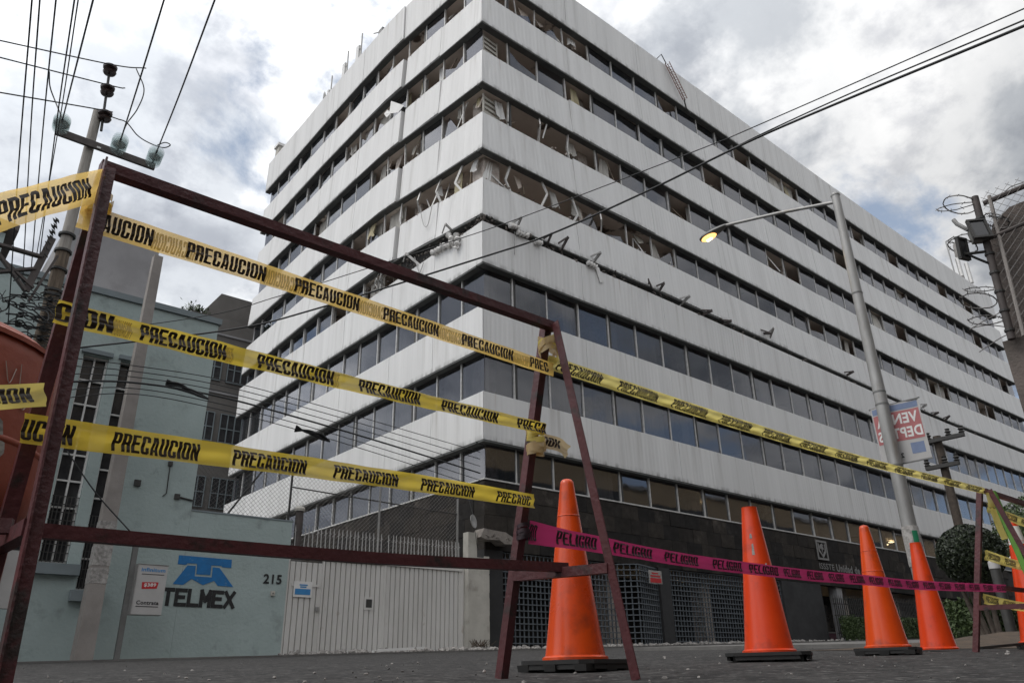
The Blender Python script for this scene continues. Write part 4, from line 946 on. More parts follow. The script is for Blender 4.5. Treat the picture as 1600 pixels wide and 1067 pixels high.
WORD = 'PRECAUCION'
def tape(name, pts, width, mat_, label, words, ink, text=WORD, group='yellow caution tapes', tw=(0, 0), wr=.004, seed=1, ghost=None, vr=(.2, .82), bold=.055, n=120, fold=0, cat='tape'):
    """ribbon along spline pts (wide side upright); words = [(t0, t1)] along its length"""
    pts = [Vector(p) for p in pts]; P = spline(pts, 24); 
    cum = [0]
    for a, b in zip(P, P[1:]): cum.append(cum[-1]+(b-a).length)
    Ltot = cum[-1]
    def at(t):
        s = max(0, min(.99999, t))*Ltot
        lo = 0
        while cum[lo+1] < s: lo += 1
        return P[lo].lerp(P[lo+1], (s-cum[lo])/max(1e-9, cum[lo+1]-cum[lo])), (P[lo+1]-P[lo]).normalized()
    rs = random.Random(seed); ph = [rs.uniform(0, 6) for _ in range(6)]; fr = [rs.uniform(2, 7) for _ in range(6)]
    wsc = width if callable(width) else (lambda t: width)
    def S(t, v, lift=0):
        p, d = at(t); W_ = wsc(t)
        a = lerp(tw[0], tw[1], t)+.10*math.sin(t*fr[0]+ph[0])
        side = Vector((0, 0, 1)); nrm = d.cross(side).normalized()           # faces the camera side (-Y for +X direction)
        upv = nrm.cross(d).normalized(); upv = upv*math.cos(a)+nrm*math.sin(a); nn = d.cross(upv).normalized()
        c = v-.5
        env = .35+.65*math.sin(math.pi*min(1, max(0, t)))
        tri = lambda x: abs((x % 1)-.5)*2-.5
        e1 = .18*math.sin(t*fr[1]+ph[1]); e2 = .22*math.sin(t*fr[2]*1.7+ph[2])
        w_ = wr*(1.5*tri(c*1.5+ph[1]+e1)+.8*tri(c*3.7+ph[2]+e2)+.5*math.sin(t*17*Ltot+ph[3]+c*4)+.35*math.sin(t*43*Ltot+ph[4]-c*6))
        cc = c+.04*wr/.004*tri(c*1.5+ph[1]+e1+.25)*.4
        return p+upv*(cc*W_)+d*(wr*.8*tri(c*1.5+ph[1]+e1))+nn*(w_+lift)
    m_ = 9; mb = MB(); vs = [S(i/n, j/(m_-1)) for i in range(n+1) for j in range(m_)]
    mb.add(vs, [(i*m_+j, (i+1)*m_+j, (i+1)*m_+j+1, i*m_+j+1) for i in range(n) for j in range(m_-1)])
    t_ = thing(name, at(.5)[0], label, cat, group)
    rib = obj('ribbon', mb, mat_, t_, smooth='all')
    def put(t0, t1, v0, v1, mt, nm, lift, mirror=False, tx=text):
        tv, tf, _ = block_text(tx)
        mb = MB(); mb.add([S(lerp(t0, t1, (1-a) if mirror else a), lerp(v0, v1, b), lift) for a, b in tv], tf); obj(nm, mb, mt, t_)
    for q in words:
        put(q[0], q[1], vr[0], vr[1], ink, 'lettering', .0035, tx=q[2] if len(q) > 2 else text)
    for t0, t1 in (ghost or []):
        put(t0, t1, vr[0]-.05, vr[1]-.05, K['ghost'], 'painted_show_through', .002, True)  # mirrored print painted on the front face, imitating ink on the back layer
    return t_
def legpt(ap, ft, z): return ap.lerp(ft, (ap.z-z)/(ap.z-ft.z))
def on_leg(px, ap, ft):
    """height at which a sight line passes the leg"""
    best = min((( (CAM+ray(*px)*k - ap.lerp(ft, s/200)).length, s) for s in range(201) for k in [ (ap.lerp(ft, s/200)-CAM).dot(ray(*px))/ray(*px).dot(ray(*px)) ]), key=lambda q: q[0])[1]
    return ap.lerp(ft, best/200)
off = Vector((0, -.028, 0))
def strung(pxL, pxR, sagmm):
    A = on_leg(pxL, apL, FLb)+off; B = on_leg(pxR, apR, FRb)+off; M_ = (A+B)/2; M_.z -= sagmm; return [A, A.lerp(B, .25)+Vector((0, 0, -sagmm*.75)), M_, A.lerp(B, .75)+Vector((0, 0, -sagmm*.75)), B]
def tpos(pts, px):
    P = spline(pts, 40); s = [0]
    for a, b in zip(P, P[1:]): s.append(s[-1]+(b-a).length)
    def u(p): d = p-CAM; return 800+FOC*d.dot(cx)/d.dot(fwd)
    best = min(range(len(P)), key=lambda i: abs(u(P[i])-px)); return s[best]/s[-1]
def pxwords(pts, L_): return [(tpos(pts, q[0]), tpos(pts, q[1]))+tuple(q[2:]) for q in L_]
T1 = strung((150, 352), (858, 580), -.004); T1[0] += Vector((-.04, 0, 0)); T1[-1] += Vector((.02, 0, 0))
tape('caution_tape', T1, lambda t: pw([(0, .075), (.35, .066), (1, .061)], t), K['backlit'], 'topmost yellow PRECAUCION tape across the near barricade, glowing against sky', pxwords(T1, [(160, 240, 'AUCION'), (292, 413), (458, 561), (598, 686), (720, 800), (828, 856, 'PREC')]), K['ink'], ghost=pxwords(T1, [(240, 320), (412, 480), (561, 620), (686, 735), (798, 828)]), seed=3, tw=(.08, .05), wr=.0022, vr=(.13, .85))
T2 = strung((112, 500), (840, 672), .004); T2[0] += Vector((-.03, 0, 0)); T2[-1] += Vector((.02, 0, 0))
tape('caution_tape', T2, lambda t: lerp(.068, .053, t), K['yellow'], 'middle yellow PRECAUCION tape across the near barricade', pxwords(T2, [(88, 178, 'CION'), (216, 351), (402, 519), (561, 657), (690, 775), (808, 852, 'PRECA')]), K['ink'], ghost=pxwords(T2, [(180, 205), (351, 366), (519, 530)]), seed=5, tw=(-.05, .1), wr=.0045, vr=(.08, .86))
T3 = strung((68, 680), (832, 786), -.006); T3[0] += Vector((-.03, 0, 0)); T3[-1] += Vector((.01, 0, 0))
tape('caution_tape', T3, lambda t: lerp(.079, .056, t), K['yellow'], 'lowest yellow PRECAUCION tape across the near barricade', pxwords(T3, [(38, 113, 'UCION'), (177, 312), (364, 478), (523, 621), (657, 741), (776, 830, 'PRECAUC')]), K['ink'], seed=8, wr=.004, vr=(.12, .80))
# tape leaving to the left, high and low
A = legpt(apL, FLb, 1.42)+Vector((.0, -.03, 0)); B = atD(-60, 350, 1.75)
LT = [B, B.lerp(A, .5)+Vector((0, 0, .004)), A]
tape('caution_tape', LT, .085, K['backlit'], 'yellow PRECAUCION tape leaving the barricade top towards the left edge', [(.18, .86)], K['ink'], seed=12, wr=.005, tw=(.35, .1))
A = on_leg((66, 622), apL, FLb)+off; B = atD(-90, 626, 2.1)
tape('caution_tape', [B, B.lerp(A, .5), A], .062, K['pale'], 'yellow tape end reading CION wrapped low on the barricade leg, left edge', [(.38, .84, 'CION')], K['ink'], seed=14, wr=.003)
# knots and wraps of tape on the legs
def wrap(name, c, r, h, m_, label, tilt=.3, turns=4, seed=0):
    rs = random.Random(seed); t_ = thing(name, c, label, 'tape', 'bunched tape wraps on barricade legs')
    for k in range(turns):
        mb = MB(); ring = []; e = rs.uniform(-h, h); 
        for i in range(13):
            a = 2*math.pi*i/12; rad = r*rs.uniform(.9, 1.25)
            ring.append(c+Vector((rad*math.cos(a), rad*math.sin(a), e+tilt*r*math.cos(a+k))))
        hh = rs.uniform(.006, .016); vs = []
        for p in ring: vs += [p+Vector((0, 0, -hh)), p+Vector((0, 0, hh))]
        mb.add(vs, [(2*i, 2*i+2, 2*i+3, 2*i+1) for i in range(12)]); obj('wrap', mb, m_ if (k % 2 or m_ == K['pinkink']) else K['brownend'], t_, smooth='all')
    return t_
wrap('tape_wrap', on_leg((838, 690), apR, FRb), .036, .055, K['pale'], 'crumpled tape wound round the back leg at mid height', turns=7, seed=1)
wrap('tape_wrap', on_leg((858, 545), apR, FRb), .038, .02, K['pale'], 'twisted tape knot just below the right apex of the near barricade', turns=5, seed=2, tilt=.9)
wrap('tape_wrap', on_leg((150, 318), apL, FLb), .032, .04, K['yellow'], 'tape wound round the leg near the left apex', turns=4, seed=3)
wrap('tape_wrap', on_leg((828, 832), apR, FRb), .026, .03, K['pinkink'], 'dark end of the pink tape tied round the back leg', turns=4, seed=4)
A = on_leg((838, 690), apR, FRb)+Vector((.02, -.03, 0)); B = A+Vector((.115, -.02, -.035))
tape('tape_tail', [A, A.lerp(B, .5)+Vector((0, -.01, .006)), B], .062, K['brownend'], 'torn tape tail reading ION fluttering right of the back leg', [(.02, .58)], K['ink'], text='ION', seed=21, wr=.006, n=30, group=None)
# long yellow and pink runs to the far barricade
A = on_leg((856, 566), apR, FRb)+Vector((.0, -.01, 0)); B = a2+Vector((-.02, 0, -.0))
def run(A, B, sag): return [A, A.lerp(B, .3)+Vector((0, 0, -sag*.85)), A.lerp(B, .6)+Vector((0, 0, -sag*.95)), B]
Y1 = run(A, B, .04); Lr = (B-A).length; ws = [(k*.385/Lr+.012, (k*.385+.27)/Lr+.012) for k in range(int(Lr/.385))]
tape('caution_tape', Y1, lambda t: lerp(.060, .050, t), K['pale'], 'long yellow tape running from near barricade to the far one', ws, K['ink'], seed=31, tw=(.45, .35), wr=.008, n=260, vr=(.12, .88))
A = on_leg((826, 834), apR, FRb)+Vector((.01, -.02, 0)); B = a2.lerp(g3(a2.x+.06, a2.y-.2), .55)+Vector((.08, -.03, 0))
def on_line(px, py, A, B):
    d = ray(px, py); e = B-A; k = (A.y*e.x-A.x*e.y)/(d.y*e.x-d.x*e.y); return CAM+d*k
Pk = [A]+[on_line(x, y, A, B) for x, y in ((870, 839), (945, 852), (1020, 866), (1110, 880), (1260, 898), (1354, 906), (1440, 914))]+[on_line(1572, 919, A, B)]
Lr = (B-A).length; pw1 = pxwords(Pk, [(822, 838, 'RO'), (868, 932), (957, 1017), (1037, 1090), (1112, 1158), (1170, 1216)])
t_last = pw1[-1][1]; stp = (1-t_last)/13
tape('danger_tape', Pk, lambda t: pw([(0, .094), (.05, .076), (.15, .062), (1, .052)], t), K['pink'], 'long pink PELIGRO tape strung in front of the cones', pw1+[(t_last+stp*(k+.25), t_last+stp*(k+.95)) for k in range(13)], K['pinkink'], text='PELIGRO', group=None, seed=41, tw=(.0, .15), wr=.003, n=240, vr=(.15, .85))
# tape on the far barricade
for q, (f0, lab) in enumerate(((.06, 'uppermost tape of the far barricade'), (.36, 'middle tape of the far barricade'), (.63, 'lowest tape of the far barricade'))):
    A = a2.lerp(g3(a2.x-.10, a2.y+.30), f0+.05)+Vector((.0, -.02, 0)); B = A+Vector((1.8, .05, -.01))
    tape('caution_tape', run(A, B, .02), .075, K['pale'], lab, [(.03+.2*k, .03+.2*k+.14) for k in range(5)], K['ink'], seed=50+q, wr=.004, tw=(.2, .4), n=60)
A = a2+Vector((-.02, -.03, -.02)); tape('tape_tail', [A, A+Vector((.0, 0, -.18)), A+Vector((.02, -.02, -.36))], .05, K['pale'], 'limp tape end hanging down the far barricade apex', [], K['ink'], seed=61, n=20, wr=.003, group=None)
A = gtop.lerp(gbot, .42)+Vector((-.02, -.04, 0)); tape('tape_tail', [A, A+Vector((.03, 0, -.2)), A+Vector((.07, -.02, -.42))], .045, K['pale'], 'limp tape tied round the green bar', [], K['ink'], seed=62, n=20, wr=.003, group=None)
A = gtop.lerp(gbot, .72)+Vector((0, -.04, 0)); mb = MB(); mb.tube(spline([A, A+Vector((.05, -.05, -.15)), A+Vector((.16, -.1, -.36))], 8), .012, 6); obj('twisted_rope', mb, K['pale'], None, label='twisted tape rope trailing from the green bar', cat='tape')

# ------------------------------------------------------------------ cones
def cone(p, h, label, style, rot=.3, mat_=None, tiltv=None, base=True, collar=False):
    t = thing('traffic_cone', p, label, 'traffic cone', 'orange cones along the cordon'); mt = mat_ or K['orange']; x, y, z = p; bz = .048 if base else .012
    b0 = .142*h/.91; 
    prof = [(b0*1.1, bz), (b0*1.1, bz+.012), (b0, bz+.02)]
    tr = .036 if style == 'round' else .047
    for k in range(1, 14):
        f = k/14; prof.append((lerp(b0*.985, tr, f), lerp(bz+.02, h-(.03 if style == 'round' else .006), f)))
    if style == 'round': prof += [(tr, h-.03), (tr*.93, h-.015), (tr*.72, h-.005), (tr*.35, h)]
    else: prof += [(tr, h-.006), (tr*1.03, h), (tr*.8, h+.002), (tr*.72, h-.02)]
    mb = MB(); mb.lathe(prof, (x, y, z), 40); bd = obj('cone_body', mb, mt, t, smooth=True)
    for f in ((.80, .62) if style == 'round' else ()):
        r_ = lerp(b0*.985, tr, f); mb = MB(); zz = z+lerp(bz+.02, h-.03, f)
        mb.lathe([(r_+.0005, -.003), (r_+.0025, -.001), (r_+.0025, .001), (r_+.0005, .003)], (x, y, zz), 40); obj('mould_seam', mb, mt, bd, smooth=True)
    if collar:
        mb = MB(); f0, f1 = .78, .93; mb.lathe([(lerp(b0*.985, tr, f0)+.002, z+lerp(bz, h-.03, f0)), (lerp(b0*.985, tr, f1)+.002, z+lerp(bz, h-.03, f1))], (x, y, 0), 32); obj('reflective_collar', mb, K['white'], bd, smooth=True)
    if base:
        mb = MB(); s = .205 if style == 'round' else .235; cr = math.cos(rot); sr = math.sin(rot); T = lambda a, b, c: (x+a*cr-b*sr, y+a*sr+b*cr, z+c)
        q = .05; oc = [(-s+q, -s), (s-q, -s), (s, -s+q), (s, s-q), (s-q, s), (-s+q, s), (-s, s-q), (-s, -s+q)]
        mb.prism([T(a, b, .03) for a, b in oc], (0, 0, .018)); obj('base_plate', mb, K['rubber'], t, recalc=True)
        for a, b in ((-.16, -.16), (.16, -.16), (.16, .16), (-.16, .16), (0, -.17), (0, .17), (.17, 0), (-.17, 0)):
            mb = MB(); mb.hexa([T(a-.04, b-.03, 0), T(a+.04, b-.03, 0), T(a+.04, b+.03, 0), T(a-.04, b+.03, 0), T(a-.045, b-.033, .0295), T(a+.045, b-.033, .0295), T(a+.045, b+.033, .0295), T(a-.045, b+.033, .0295)]); obj('base_foot', mb, K['rubber'], t)
        for i, e in enumerate([(-s, 0), (s, 0), (0, -s), (0, s)]):
            a, b = e; mb = MB(); u, v_ = (.01, s-.06) if a else (s-.06, .01)
            mb.hexa([T(a*.93-u, b*.93-v_, .008), T(a*.93+u, b*.93-v_, .008), T(a*.93+u, b*.93+v_, .008), T(a*.93-u, b*.93+v_, .008), T(a*.93-u, b*.93-v_, .0295), T(a*.93+u, b*.93-v_, .0295), T(a*.93+u, b*.93+v_, .0295), T(a*.93-u, b*.93+v_, .0295)]); obj('base_skirt', mb, K['rubber'], t)
    return t
def gp(px, D): d = ray(px, 1030); k = D/math.hypot(d.x, d.y); return g3(d.x*k, d.y*k)
cone(gp(899, 3.94), .915, 'largest orange cone, nearest the camera, right of the near barricade', 'round', .2)
c2 = cone(gp(1204, 5.1), .90, 'flat-topped scuffed orange cone, second from the near barricade', 'flat', .5, K['orange2'])
cone(gp(1391, 6.45), .91, 'round-topped orange cone, third from the near barricade', 'round', .3)
cone(gp(1471, 7.9), .90, 'flat-topped orange cone, farthest in the row, before the street lamp', 'flat', .4, K['orange2'], base=False)
cone(gp(1640, 8.3), 1.12, 'orange cone with a white collar behind the far barricade, right edge', 'round', .4, K['orange2'], collar=True)
c2p = ORG[c2]
mb = MB(); u = (CAM-c2p); u.z = 0; u.normalize(); sdv = Vector((-u.y, u.x, 0))
for zz, hh, sx in ((.60, .07, -.012), (.70, .03, -.015), (.50, .05, .05)):
    r_ = lerp(.14, .047, zz/.9); base_ = c2p+u*(r_+.0015)*math.sqrt(max(.01, 1-(sx/r_)**2))+sdv*sx+Vector((0, 0, zz))
    mb.prism([base_+sdv*-.008, base_+sdv*.009, base_+sdv*.006+Vector((0, 0, hh))-u*hh*.115, base_+sdv*-.004+Vector((0, 0, hh*.9))-u*hh*.1], u*.0015)
obj('scuff', mb, K['paper'], c2, recalc=True)

# ------------------------------------------------------------------ orange drum at the left edge
dc = g3(-.035, 2.95); dr = .46
t = thing('plastic_drum', dc, 'sun-faded orange plastic drum with scratched graffiti at the left edge', 'drum')
mb = MB(); mb.lathe([(dr*.90, 0), (dr*.92, .50), (dr*.925, .51)], dc, 48); obj('lower_shell', mb, K['drum'], t, smooth=True)
mb = MB(); mb.lathe([(dr*.93, .512), (dr*.97, .53), (dr*1.0, .60), (dr*1.0, .97), (dr*.985, 1.01), (dr*.90, 1.06), (dr*.72, 1.09), (dr*.4, 1.11), (.02, 1.115)], dc, 48); up_ = obj('upper_shell', mb, K['drum'], t, smooth=True)
mb = MB(); mb.lathe([(dr*.985, 1.015), (dr*1.005, 1.01), (dr*1.005, 1.025), (dr*.97, 1.035)], dc, 48); obj('rim', mb, K['drum'], up_, smooth=True)
mb = MB(); mb.lathe([(dr*1.0, .70), (dr*1.008, .705), (dr*1.008, .715), (dr*1.0, .72)], dc, 48); obj('seam', mb, K['drum'], up_, smooth=True)
def on_drum(ang, z): return dc+Vector((dr*1.006*math.cos(ang), dr*1.006*math.sin(ang), z))
base_a = math.atan2(-dc.y, -dc.x)
mb = MB(); rs = random.Random(9)
scr = [[(.0, .96), (.02, 1.02), (.05, .97), (.03, .93)], [(.08, .94), (.10, 1.01), (.14, .95)], [(.13, 1.0), (.17, .92)], [(.18, .94), (.20, .99), (.23, .96), (.21, .92), (.18, .94)], [(.26, .99), (.30, .93), (.32, .98)], [(.34, 1.0), (.37, .90), (.41, .87), (.43, .91), (.40, .93), (.36, .90)], [(.02, .90), (.2, .885), (.34, .89)]]
for s in scr: mb.tube(spline([on_drum(base_a+.18+a*1.5, z-.06) for a, z in s], 5), .0013, 4)
obj('graffiti', mb, K['paintwear'], up_)
mb = MB()
for a, z, s in ((.62, .72, .045), (.35, .74, .03), (.3, .83, .02), (.68, .68, .03), (.55, .67, .018)):
    c = base_a+a; P = [on_drum(c+s*1.6*math.cos(q)*rs.uniform(.6, 1.2), z+s*math.sin(q)*rs.uniform(.6, 1.3)) for q in [i*.7 for i in range(9)]]
    mb.add(P, [tuple(range(9))])
obj('paint_patch', mb, K['paper'], up_)
# ------------------------------------------------------------------ poles on the left
PY = 17.0
wpx = atY(112, 340, PY).x
topz = atY(155, 175, PY).z
t = thing('utility_pole', (wpx, PY, gz(wpx, PY)), 'weathered wooden utility pole with glass insulators, upper left', 'utility pole')
mb = MB(); mb.tube([(wpx, PY, .2), (wpx, PY, 4), (wpx, PY, 8.6)], [.17, .15, .135], 12); obj('shaft', mb, K['wood'], t, smooth=True)
mb = MB(); mb.tube([(wpx, PY, 8.6), (wpx, PY, topz)], [.118, .10], 12); obj('upper_shaft', mb, K['paleshaft'], t, smooth=True)
a = atY(85, 210, PY-.16); b = atY(243, 255, PY-.16); xa, xb, za = a.x, b.x, (a.z+b.z)/2
mb = MB(); mb.box(xa, xb, PY-.2, PY-.125, za-.10, za+.07); mb.box(xa, xb, PY-.124, PY-.115, za+.02, za+.075); arm = obj('crossarm', mb, K['crossarm'], t)
for q in (.05, .09, .41, .43, .62, .65, .93, .97):
    mb = MB(); x = lerp(xa, xb, q); z = za+random.choice((-.06, .02)); mb.box(x-.02, x+.02, PY-.205, PY-.2005, z-.02, z+.02); obj('bolt_plate', mb, K['white'], arm)
tipz = []
for px in (97, 189, 242):
    x = atY(px, 215, PY-.16).x; s_ = {97: (98, 186), 189: (188, 214), 242: (242, 234)}[px]; p = atY(s_[0], s_[1], PY-.16)
    # suspension string of glass discs pulled towards the street
    d = Vector((.02, -.22, .22)).normalized(); base = Vector((p.x, PY-.2, za+.07)); top = base+(atD({97: 152, 189: 264, 242: 345}[px], -25, 9)-base).normalized()*.85
    ax = (top-base); n = 6; ins = None
    mb = MB(); mb.tube([base, top], .022, 8); ins = obj('insulator_pin', mb, K['dark'], t)
    for k in range(n):
        c = base.lerp(top, (k+.5)/n); mb = MB(); mb.lathe([(.03, .02), (.10, .018), (.165, .0), (.17, -.012), (.155, -.012), (.09, .004), (.03, .0)], c, 20, ax=ax.normalized()); obj('insulator_disc', mb, K['insglass'], ins, smooth=True)
    tipz.append(top)
st = atY(172, 105, PY-.1); sb = atY(158, 205, PY-.1)
mb = MB(); mb.tube([sb, st], .03, 8); stem = obj('pin_stem', mb, K['dark'], t)
pins = []
for q, py in enumerate(((172, 108), (168, 140), (164, 180))):
    c = atY(py[0], py[1], PY-.12); pins.append(c); mb = MB(); mb.lathe([(.05, -.16), (.13, -.14), (.15, -.10), (.07, -.07), (.07, -.03), (.15, 0), (.16, .05), (.09, .08), (.06, .12), (.02, .13)], c, 16, ax=(st-sb).normalized()); obj('spool_insulator', mb, K['porcelain'], stem, smooth=True)
# lower brackets and clutter
for px, w_ in ((((0, 383), (66, 402)), .13), (((0, 400), (40, 455)), .13), (((0, 425), (55, 420)), .12), (((0, 402), (52, 450)), .10), (((40, 455), (82, 372)), .14), (((45, 470), (90, 400)), .05)):
    mb = MB(); mb.bar(atY(px[0][0]-60*(px[0][0] == 0), px[0][1]-(px[1][1]-px[0][1])*60/(px[1][0]-px[0][0]+.01)*(px[0][0] == 0), PY-.25), atY(px[1][0], px[1][1], PY-.25), w_, .05); obj('bracket_arm', mb, K['crossarm'], t)
mb = MB()
for i in range(7):
    p = atY(88-3*i, 345+9*i, PY-.22); mb.lathe([(.02, -.05), (.09, -.03), (.02, 0), (.08, .02), (.02, .05)], p, 8, ax=Vector((.6, -.3, .5)))
obj('fuse_stack', mb, K['dark'], t)
for z in (9.0, 8.6, 8.15, 7.65, 7.55):
    mb = MB(); mb.lathe([(.15, 0), (.17, .0), (.17, .05), (.15, .05)], (wpx, PY, z), 14); obj('strap', mb, K['dark'], t, smooth=True)
for i in range(6):
    py = 462+15*i; c0 = atY(38-3*i, py, PY-.2); c1 = atY(78-4*i, py+6, PY-.2)
    mb = MB(); mb.tube([atY(15-3*i, py-2, PY-.22), c0, c1, atY(110-3*i, py+14, PY-.25)], .018, 5)
    for c in (c0, c1):
        L1 = [c+Vector((.0, -.05, 0)), c+Vector((.14, -.1, .05)), c+Vector((.26, -.1, -.02)), c+Vector((.15, -.08, -.09)), c+Vector((.0, -.05, 0))]; mb.tube(spline(L1, 4), .013, 4)
        mb.lathe([(.02, -.05), (.06, -.04), (.035, 0), (.06, .04), (.02, .05)], c, 8)
    obj('spool_rack', mb, K['wire'], t)

mb = MB(); rs = random.Random(31)
for k in range(26):
    c = atY(rs.uniform(8, 100), rs.uniform(440, 560), PY-.3); P = [c]
    for q in range(5): P.append(P[-1]+Vector((rs.uniform(-.35, .35), rs.uniform(-.1, .1), rs.uniform(-.22, .16))))
    mb.tube(spline(P, 4), rs.choice((.009, .012, .016)), 4)
obj('cable_tangle', mb, K['wire'], t, kind='stuff')
cpx = atY(126, 1035, 17.9).x; ctop = atY(253, 404, 17.9).z
t = thing('concrete_pole', (cpx, 17.9, gz(cpx, 17.9)), 'square tapered concrete pole standing before the pale blue building', 'pole')
mb = MB(); w0, w1 = .175, .10
mb.hexa([(cpx-w0, 17.9-w0, .2), (cpx+w0, 17.9-w0, .2), (cpx+w0, 17.9+w0, .2), (cpx-w0, 17.9+w0, .2), (cpx-w1, 17.9-w1, ctop), (cpx+w1, 17.9-w1, ctop), (cpx+w1, 17.9+w1, ctop), (cpx-w1, 17.9+w1, ctop)])
sh_ = obj('shaft', mb, K['concpole'], t)
mb = MB(); wz = lambda z: lerp(w0, w1, (z-.2)/(ctop-.2))+.006
for z0, z1 in ((2.35, 2.75), (2.0, 2.3), (3.0, 3.25)):
    a = wz(z0); mb = MB(); mb.box(cpx-a, cpx+a, 17.9-a, 17.9+a, z0, z1); obj('poster_remnant', mb, K['paper'], sh_)
# sign post with cabinet
sx = atY(198, 935, 17.85).x
t = thing('sign_post', (sx, 17.85, gz(sx, 17.85)), 'thin dark steel post holding up the white telephone cabinet', 'post')
mb = MB(); mb.box(sx-.05, sx+.05, 17.8, 17.9, .3, 3.05); mb.box(sx-.054, sx-.05, 17.83, 17.87, 1.2, 2.9); obj('post', mb, K['lampgrey'], t)
t = thing('advert_cabinet', (sx+.35, 17.75, 1.42), 'white metal telephone cabinet advertising infinitum on the thin post', 'cabinet')
X0, X1, Z0, Z1 = sx+.06, sx+.66, 1.43, 2.41; yf = 17.62
mb = MB(); mb.box(X0, X1, yf, yf+.22, Z0, Z1); obj('case', mb, K['cabinet'], t)
mb = MB(); mb.box(X0-.012, X0-.001, yf-.01, yf+.23, Z0-.012, Z1+.012); mb.box(X0, X1+.012, yf-.01, yf+.23, Z0-.014, Z0-.002); mb.box(X0, X1+.012, yf-.01, yf+.23, Z1+.002, Z1+.012); obj('case_edge', mb, K['greysteel'], t)
def pr(s, x0, x1, z0, z1, m_, nm='print'):
    mb = MB(); text_on(mb, s, (lerp(X0, X1, x0), yf-.004, lerp(Z0, Z1, z0)), ((X1-X0)*(x1-x0), 0, 0), (0, 0, (Z1-Z0)*(z1-z0)), .025); obj(nm, mb, m_, t)
pr('infinitum', .12, .92, .86, .94, K['lblue']); pr('contrata internet', .2, .88, .82, .845, K['black']) if False else None
mb = MB(); a_, b_ = lerp(X0, X1, .22), lerp(X0, X1, .72); mb.prism([(a_, yf-.003, lerp(Z0, Z1, .50)), (b_, yf-.003, lerp(Z0, Z1, .52)), (b_+.02, yf-.003, lerp(Z0, Z1, .65)), (a_-.01, yf-.003, lerp(Z0, Z1, .64))], (0, .002, 0)); obj('price_badge', mb, K['red'], t, recalc=True)
mb = MB(); text_on(mb, '$389', (lerp(X0, X1, .28), yf-.0055, lerp(Z0, Z1, .54)), ((X1-X0)*.4, 0, .01), (0, 0, (Z1-Z0)*.08), .03); obj('price', mb, K['white'], t)
pr('Contrata', .12, .86, .19, .27, K['black']); 
mb = MB(); mb.box(lerp(X0, X1, .12), lerp(X0, X1, .86), yf-.004, yf-.002, lerp(Z0, Z1, .145), lerp(Z0, Z1, .16)); mb.box(lerp(X0, X1, .15), lerp(X0, X1, .9), yf-.004, yf-.002, lerp(Z0, Z1, .80), lerp(Z0, Z1, .812)); obj('small_print', mb, K['black'], t)
p = atY(58, 920, 17.7); t = thing('advert_cabinet', (p.x, 17.7, 1.4), 'white cabinet sliver half hidden behind the leftmost barricade leg', 'cabinet')
mb = MB(); mb.box(p.x-.7, p.x-.14, 17.55, 17.75, 1.45, 2.5); obj('case', mb, K['cabinet'], t)
mb = MB(); mb.box(p.x-.4, p.x-.17, 17.545, 17.548, 2.3, 2.38); obj('print', mb, K['lblue'], t)

# ------------------------------------------------------------------ overhead wires
def wire(px, r, label, group=None, m_=None, n=10, name='overhead_wire'):
    P = [atD(x, y, D) if not isinstance(x, Vector) else x for x, y, D in px]
    mb = MB(); mb.tube(spline(P, n), r, 6); return obj(name, mb, m_ or K['wire'], None, smooth='all', label=label, cat='cable', group=group)
V = lambda v: (v, 0, 0)
wire([V(Vector((wpx, PY-.15, 6.25))), (126, 543, 17), (360, 515, 16), (489, 484, 15.2), (757, 401, 13.4), (860, 366, 12.8), (1015, 297, 12), (1200, 208, 11), (1600, 41, 9.2), (1680, 5, 9)], .019, 'thick black cable crossing the whole white facade')
wire([(1110, 250, 11.6), (1200, 205, 11), (1350, 137, 10.4), (1600, 32, 9.2), (1680, -3, 9)], .012, 'second black cable lashed just above the thick one at right')
wire([V(Vector((wpx, PY-.15, 6.9))), (180, 512, 17.2), (340, 490, 16.5), (425, 466, 16), (509, 440, 15.5), (740, 366, 14), (860, 323, 13.3), (1100, 231, 12), (1175, 200, 11.6), (1600, 14, 9.6), (1680, -22, 9.4)], .0095, 'thin wire running above the thick cable over the facade')
ends = [Vector((14.9, BY-.12, 5.0+.27*i)) for i in range(6)]
for i in range(6):
    y0 = 556+9*i; D0 = 17
    wire([V(Vector((wpx+.1, PY-.2, 6.2-.2*i))), (200, y0+14, 17.2), (340, 592+9*i+2*(i > 3), 18.2), (480, 628+9.5*i, 19.4), (620, 668+10*i, 21), (750, 706+11*i, 23.4)], .010 if i != 3 else .022, ['topmost of the thin telephone wires sagging past the blue building', 'second telephone wire from the top past the blue building', 'third telephone wire from the top past the blue building', 'thick telephone cable carrying the dark splice cases', 'telephone wire just under the thick spliced cable', 'lowest telephone wire sagging past the blue building'][i], 'telephone wires from wooden pole to office corner')
for q, (c, l) in enumerate((((292, 607, 17.7), 'bundled cable splice hanging before the pale blue building'), ((488, 676, 19.4), 'small cable splice hanging before the office bands'))):
    P = atD(*c); mb = MB()
    for k in range(5): rs = random.Random(k+q*9); mb.tube(spline([P+Vector((-.45, .02*k, .10-.03*k)), P+Vector((-.15, .05*rs.uniform(-1, 1), .08*rs.uniform(-1, 1))), P+Vector((.2, .05*rs.uniform(-1, 1), .07*rs.uniform(-1, 1)-.05)), P+Vector((.5, 0, -.14))], 6), .025, 6)
    obj('cable_splice', mb, K['wire'], None, label=l, cat='cable splice')
wire([(105, 705, 17.4), (150, 770, 17.5), (205, 832, 17.6)], .014, 'slack wire dropping diagonally to the thin sign post')
